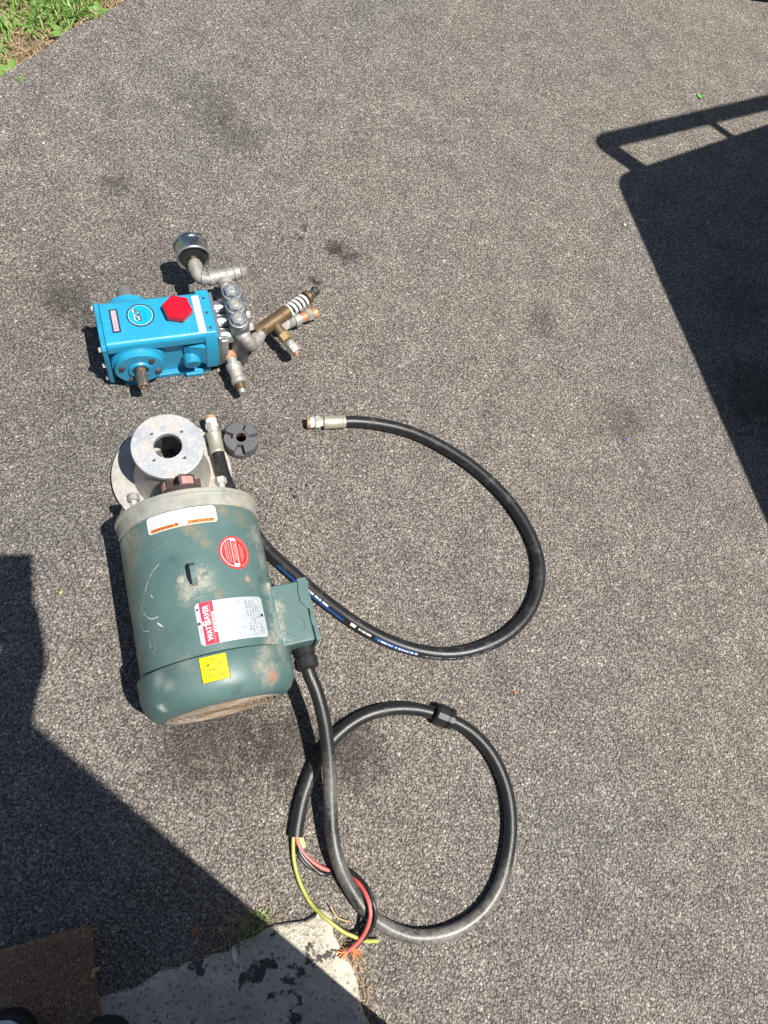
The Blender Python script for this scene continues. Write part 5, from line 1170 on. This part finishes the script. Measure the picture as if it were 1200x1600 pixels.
q_ = le * 1.9 + fa * 0.65; mb = MB(); mb.box(q_ + le * 0.35 + UP * 0.45, (0.9, 0.08, 0.06), Matrix((le, perp, UP)).transposed()); mb.rod(q_ + le * 0.7 + UP * 0.0, q_ + le * 0.7 + UP * 0.45, 0.03); mb.build('tow_bar', 'trailer_paint', TR)
# the one beyond the top right corner: its tyre just shows
w0 = Vector((*(0.2379, 2.6803), 0)); aw = FD.copy(); rw_ = RD.copy()
FT = empty('flatbed_trailer', (w0.x, w0.y, 0)); tag(FT, 'trailer whose black tyre just shows at the top right corner', 'trailer')
for k in (0.085, 1.25): wheel(*(aw * k)[:2], 0.29, aw, FT)
mb = MB(); mb.box(aw * 0.90 + UP * 0.70, (2.4, 1.2, 0.12), Matrix((rw_, aw, UP)).transposed()); mb.build('deck_frame', 'trailer_paint', FT, bevel=0.004)
for k in range(8):
    mb = MB(); mb.box(aw * (0.385 + 0.147 * k) + UP * 0.775, (2.38, 0.14, 0.025), Matrix((rw_, aw, UP)).transposed()); mb.build('deck_board', 'trailer_deck', FT)
mb = MB(); mb.box(aw * 0.66 + UP * 0.29, (0.05, 1.2, 0.05), Matrix((rw_, aw, UP)).transposed()); mb.box(aw * 0.66 + UP * 0.47, (0.06, 0.9, 0.36), Matrix((rw_, aw, UP)).transposed()); mb.build('axle', 'trailer_paint', FT)
mb = MB(); mb.box(aw * 0.66 - rw_ * 1.5 + UP * 0.55, (0.7, 0.08, 0.08), Matrix((rw_, aw, UP)).transposed()); mb.rod(aw * 0.66 - rw_ * 1.8, aw * 0.66 - rw_ * 1.8 + UP * 0.55, 0.03); mb.build('tow_bar', 'trailer_paint', FT)

# ================================================================== LITTER ON THE GROUND
def leaflet(name, p, ln, wd, ang, mat, label, cat, curl=0.25):
    o = empty(name, p); mb = MB(); vs, fs = [], []
    for j in range(7):
        t = j / 6; hw = wd * math.sin(math.pi * min(0.97, 0.06 + t * 0.92)) / 2
        for s_ in (-1, 0, 1):
            x, y = ln * (t - 0.5), s_ * hw
            vs.append((x * math.cos(ang) - y * math.sin(ang), x * math.sin(ang) + y * math.cos(ang), 0.0022 + curl * ln * (t - 0.5) ** 2 * 2 + abs(s_) * hw * curl))
    for j in range(6): fs += [(j * 3, j * 3 + 1, j * 3 + 4, j * 3 + 3), (j * 3 + 1, j * 3 + 2, j * 3 + 5, j * 3 + 4)]
    mb.add(vs, fs); b_ = mb.build(name + '_blade', mat, o, angle=80); tag(o, label, cat); return o
leaflet('leaf', (0.2337, 2.1647, 0.0000), 0.022, 0.011, 2.4, 'leaf_green', 'small bright green leaf on asphalt beyond the rail shadow', 'leaf')
leaflet('dead_leaf', (0.0441, -0.1718, 0.0000), 0.016, 0.008, 1.6, 'leaf_orange', 'small rusty orange leaf scrap in the shade near the slab', 'leaf')
leaflet('plastic_scrap', (0.1108, -0.1721, 0.0120), 0.022, 0.008, 2.2, 'ink_white', 'curled white scrap on the shaded part of the concrete slab', 'litter', 0.9)
leaflet('blue_scrap', (0.3862, 1.0016, 0.0000), 0.008, 0.004, 0.5, 'ink_blue', 'tiny blue scrap on asphalt left of the long shadow', 'litter')
leaflet('dead_leaf', (0.3650, 0.3892, 0.0000), 0.009, 0.004, 1.1, 'leaf_orange', 'tiny orange leaf scrap on asphalt between hose and cord loops', 'leaf')
def twig(p, q, r, label, bend=0.2):
    p, q = Vector(p), Vector(q); n_ = (q - p).cross(UP) * bend; m_ = (p + q) / 2 + n_ + UP * 0.002
    mb = MB(); mb.tube(spline([p, m_, q], 0.006), r, 6); tag(mb.build('straw', 'straw'), label, 'straw')
twig((0.2140, -0.0583, 0.0135), (0.2531, -0.0652, 0.0030), 0.0011, 'dry yellow straw lying off the corner of the concrete slab', 0.15)
twig((0.1289, 0.8289, 0.0020), (0.1543, 0.8255, 0.0020), 0.0009, 'short dry straw on asphalt inside the hose loop', 0.1)
def pebble(p, size, mat, label, group=None, seed=0):
    rr = random.Random(seed); bm = bmesh.new(); bmesh.ops.create_icosphere(bm, subdivisions=2, radius=size)
    for v in bm.verts: v.co *= rr.uniform(0.72, 1.08); v.co.z *= 0.6
    me = bpy.data.meshes.new('pebble'); bm.to_mesh(me); bm.free(); me.materials.append(M[mat]); o = bpy.data.objects.new('pebble', me); COL.objects.link(o)
    o.location = (p[0], p[1], p[2] + size * 0.5); tag(o, label, 'pebble', group)
for i, p in enumerate(((-0.1757, 0.5347, 0.0000), (-0.1619, 0.5245, 0.0000), (-0.1543, 0.5566, 0.0000))):
    pebble(p, 0.0035 if i != 1 else 0.0045, 'pebble_dark', ('tiny black crumb nearest the motor, left of the hose loop', 'largest of the three black crumbs between motor and hose', 'tiny black crumb nearest the hose end fitting')[i], 'black crumbs near the hose end', i)
pebble((0.1917, 1.5788, 0.0000), 0.0045, 'bolt_pale', 'small pale pebble beside the upper left edge of the long shadow', None, 8)
pebble((-0.4200, 0.1707, 0.0000), 0.0045, 'brass_pale', 'small tan pebble between the hand shadow and the motor shadow', None, 9)
# dry grass caught along the edges of the slab
sp = []; rr = random.Random(31)
def tuft(px, n_, spread, ln, z=0.001):
    p = Vector(px)
    for i in range(int(n_ * 0.38)):
        sp.append((p.x + rr.gauss(0, spread), p.y + rr.gauss(0, spread), z + rr.uniform(0, 0.006), rr.uniform(0.3, 0.8) * ln, rr.uniform(0.0006, 0.0014), rr.uniform(0, 6.28), rr.uniform(1.15, 1.56)))
for px, n_, sd_, ln in (((0.1432, -0.1040, 0.0000), 60, 0.012, 0.020), ((0.1288, -0.1183, 0.0000), 60, 0.012, 0.022), ((0.1136, -0.1404, 0.0000), 130, 0.016, 0.040), ((0.0864, -0.1601, 0.0000), 130, 0.018, 0.045), ((0.0726, -0.1830, 0.0000), 60, 0.014, 0.035), ((0.0505, -0.2093, 0.0000), 30, 0.014, 0.025), ((0.0148, -0.2467, 0.0000), 20, 0.010, 0.02),
                        ((-0.0236, -0.2855, 0.0000), 30, 0.008, 0.02), ((0.2555, -0.0933, 0.0000), 50, 0.006, 0.014), ((0.2827, -0.1095, 0.0000), 70, 0.007, 0.018), ((0.2940, -0.1185, 0.0000), 70, 0.008, 0.020), ((0.3070, -0.1312, 0.0000), 80, 0.008, 0.020), ((0.3185, -0.1454, 0.0000), 60, 0.008, 0.018), ((0.3382, -0.1584, 0.0000), 50, 0.010, 0.020), ((0.2666, -0.0864, 0.0000), 40, 0.006, 0.014)):
    tuft(px, n_, sd_, ln)
tag(blades('dry_grass', 'dry', sp), 'dry straw and dead grass caught along the edges of the slab', 'dead grass', kind='stuff')
sp = []
for px, n_, sd_ in (((0.1261, -0.1233, 0.0000), 30, 0.008), ((0.1136, -0.1404, 0.0000), 20, 0.010)):
    p = Vector(px)
    for i in range(n_): sp.append((p.x + rr.gauss(0, sd_), p.y + rr.gauss(0, sd_), 0.001, rr.uniform(0.006, 0.014), 0.003, rr.uniform(0, 6.28), rr.uniform(0.6, 1.4)))
tag(blades('moss', 'grass', sp), 'small green moss tuft at the shaded edge of the slab', 'moss', kind='stuff')
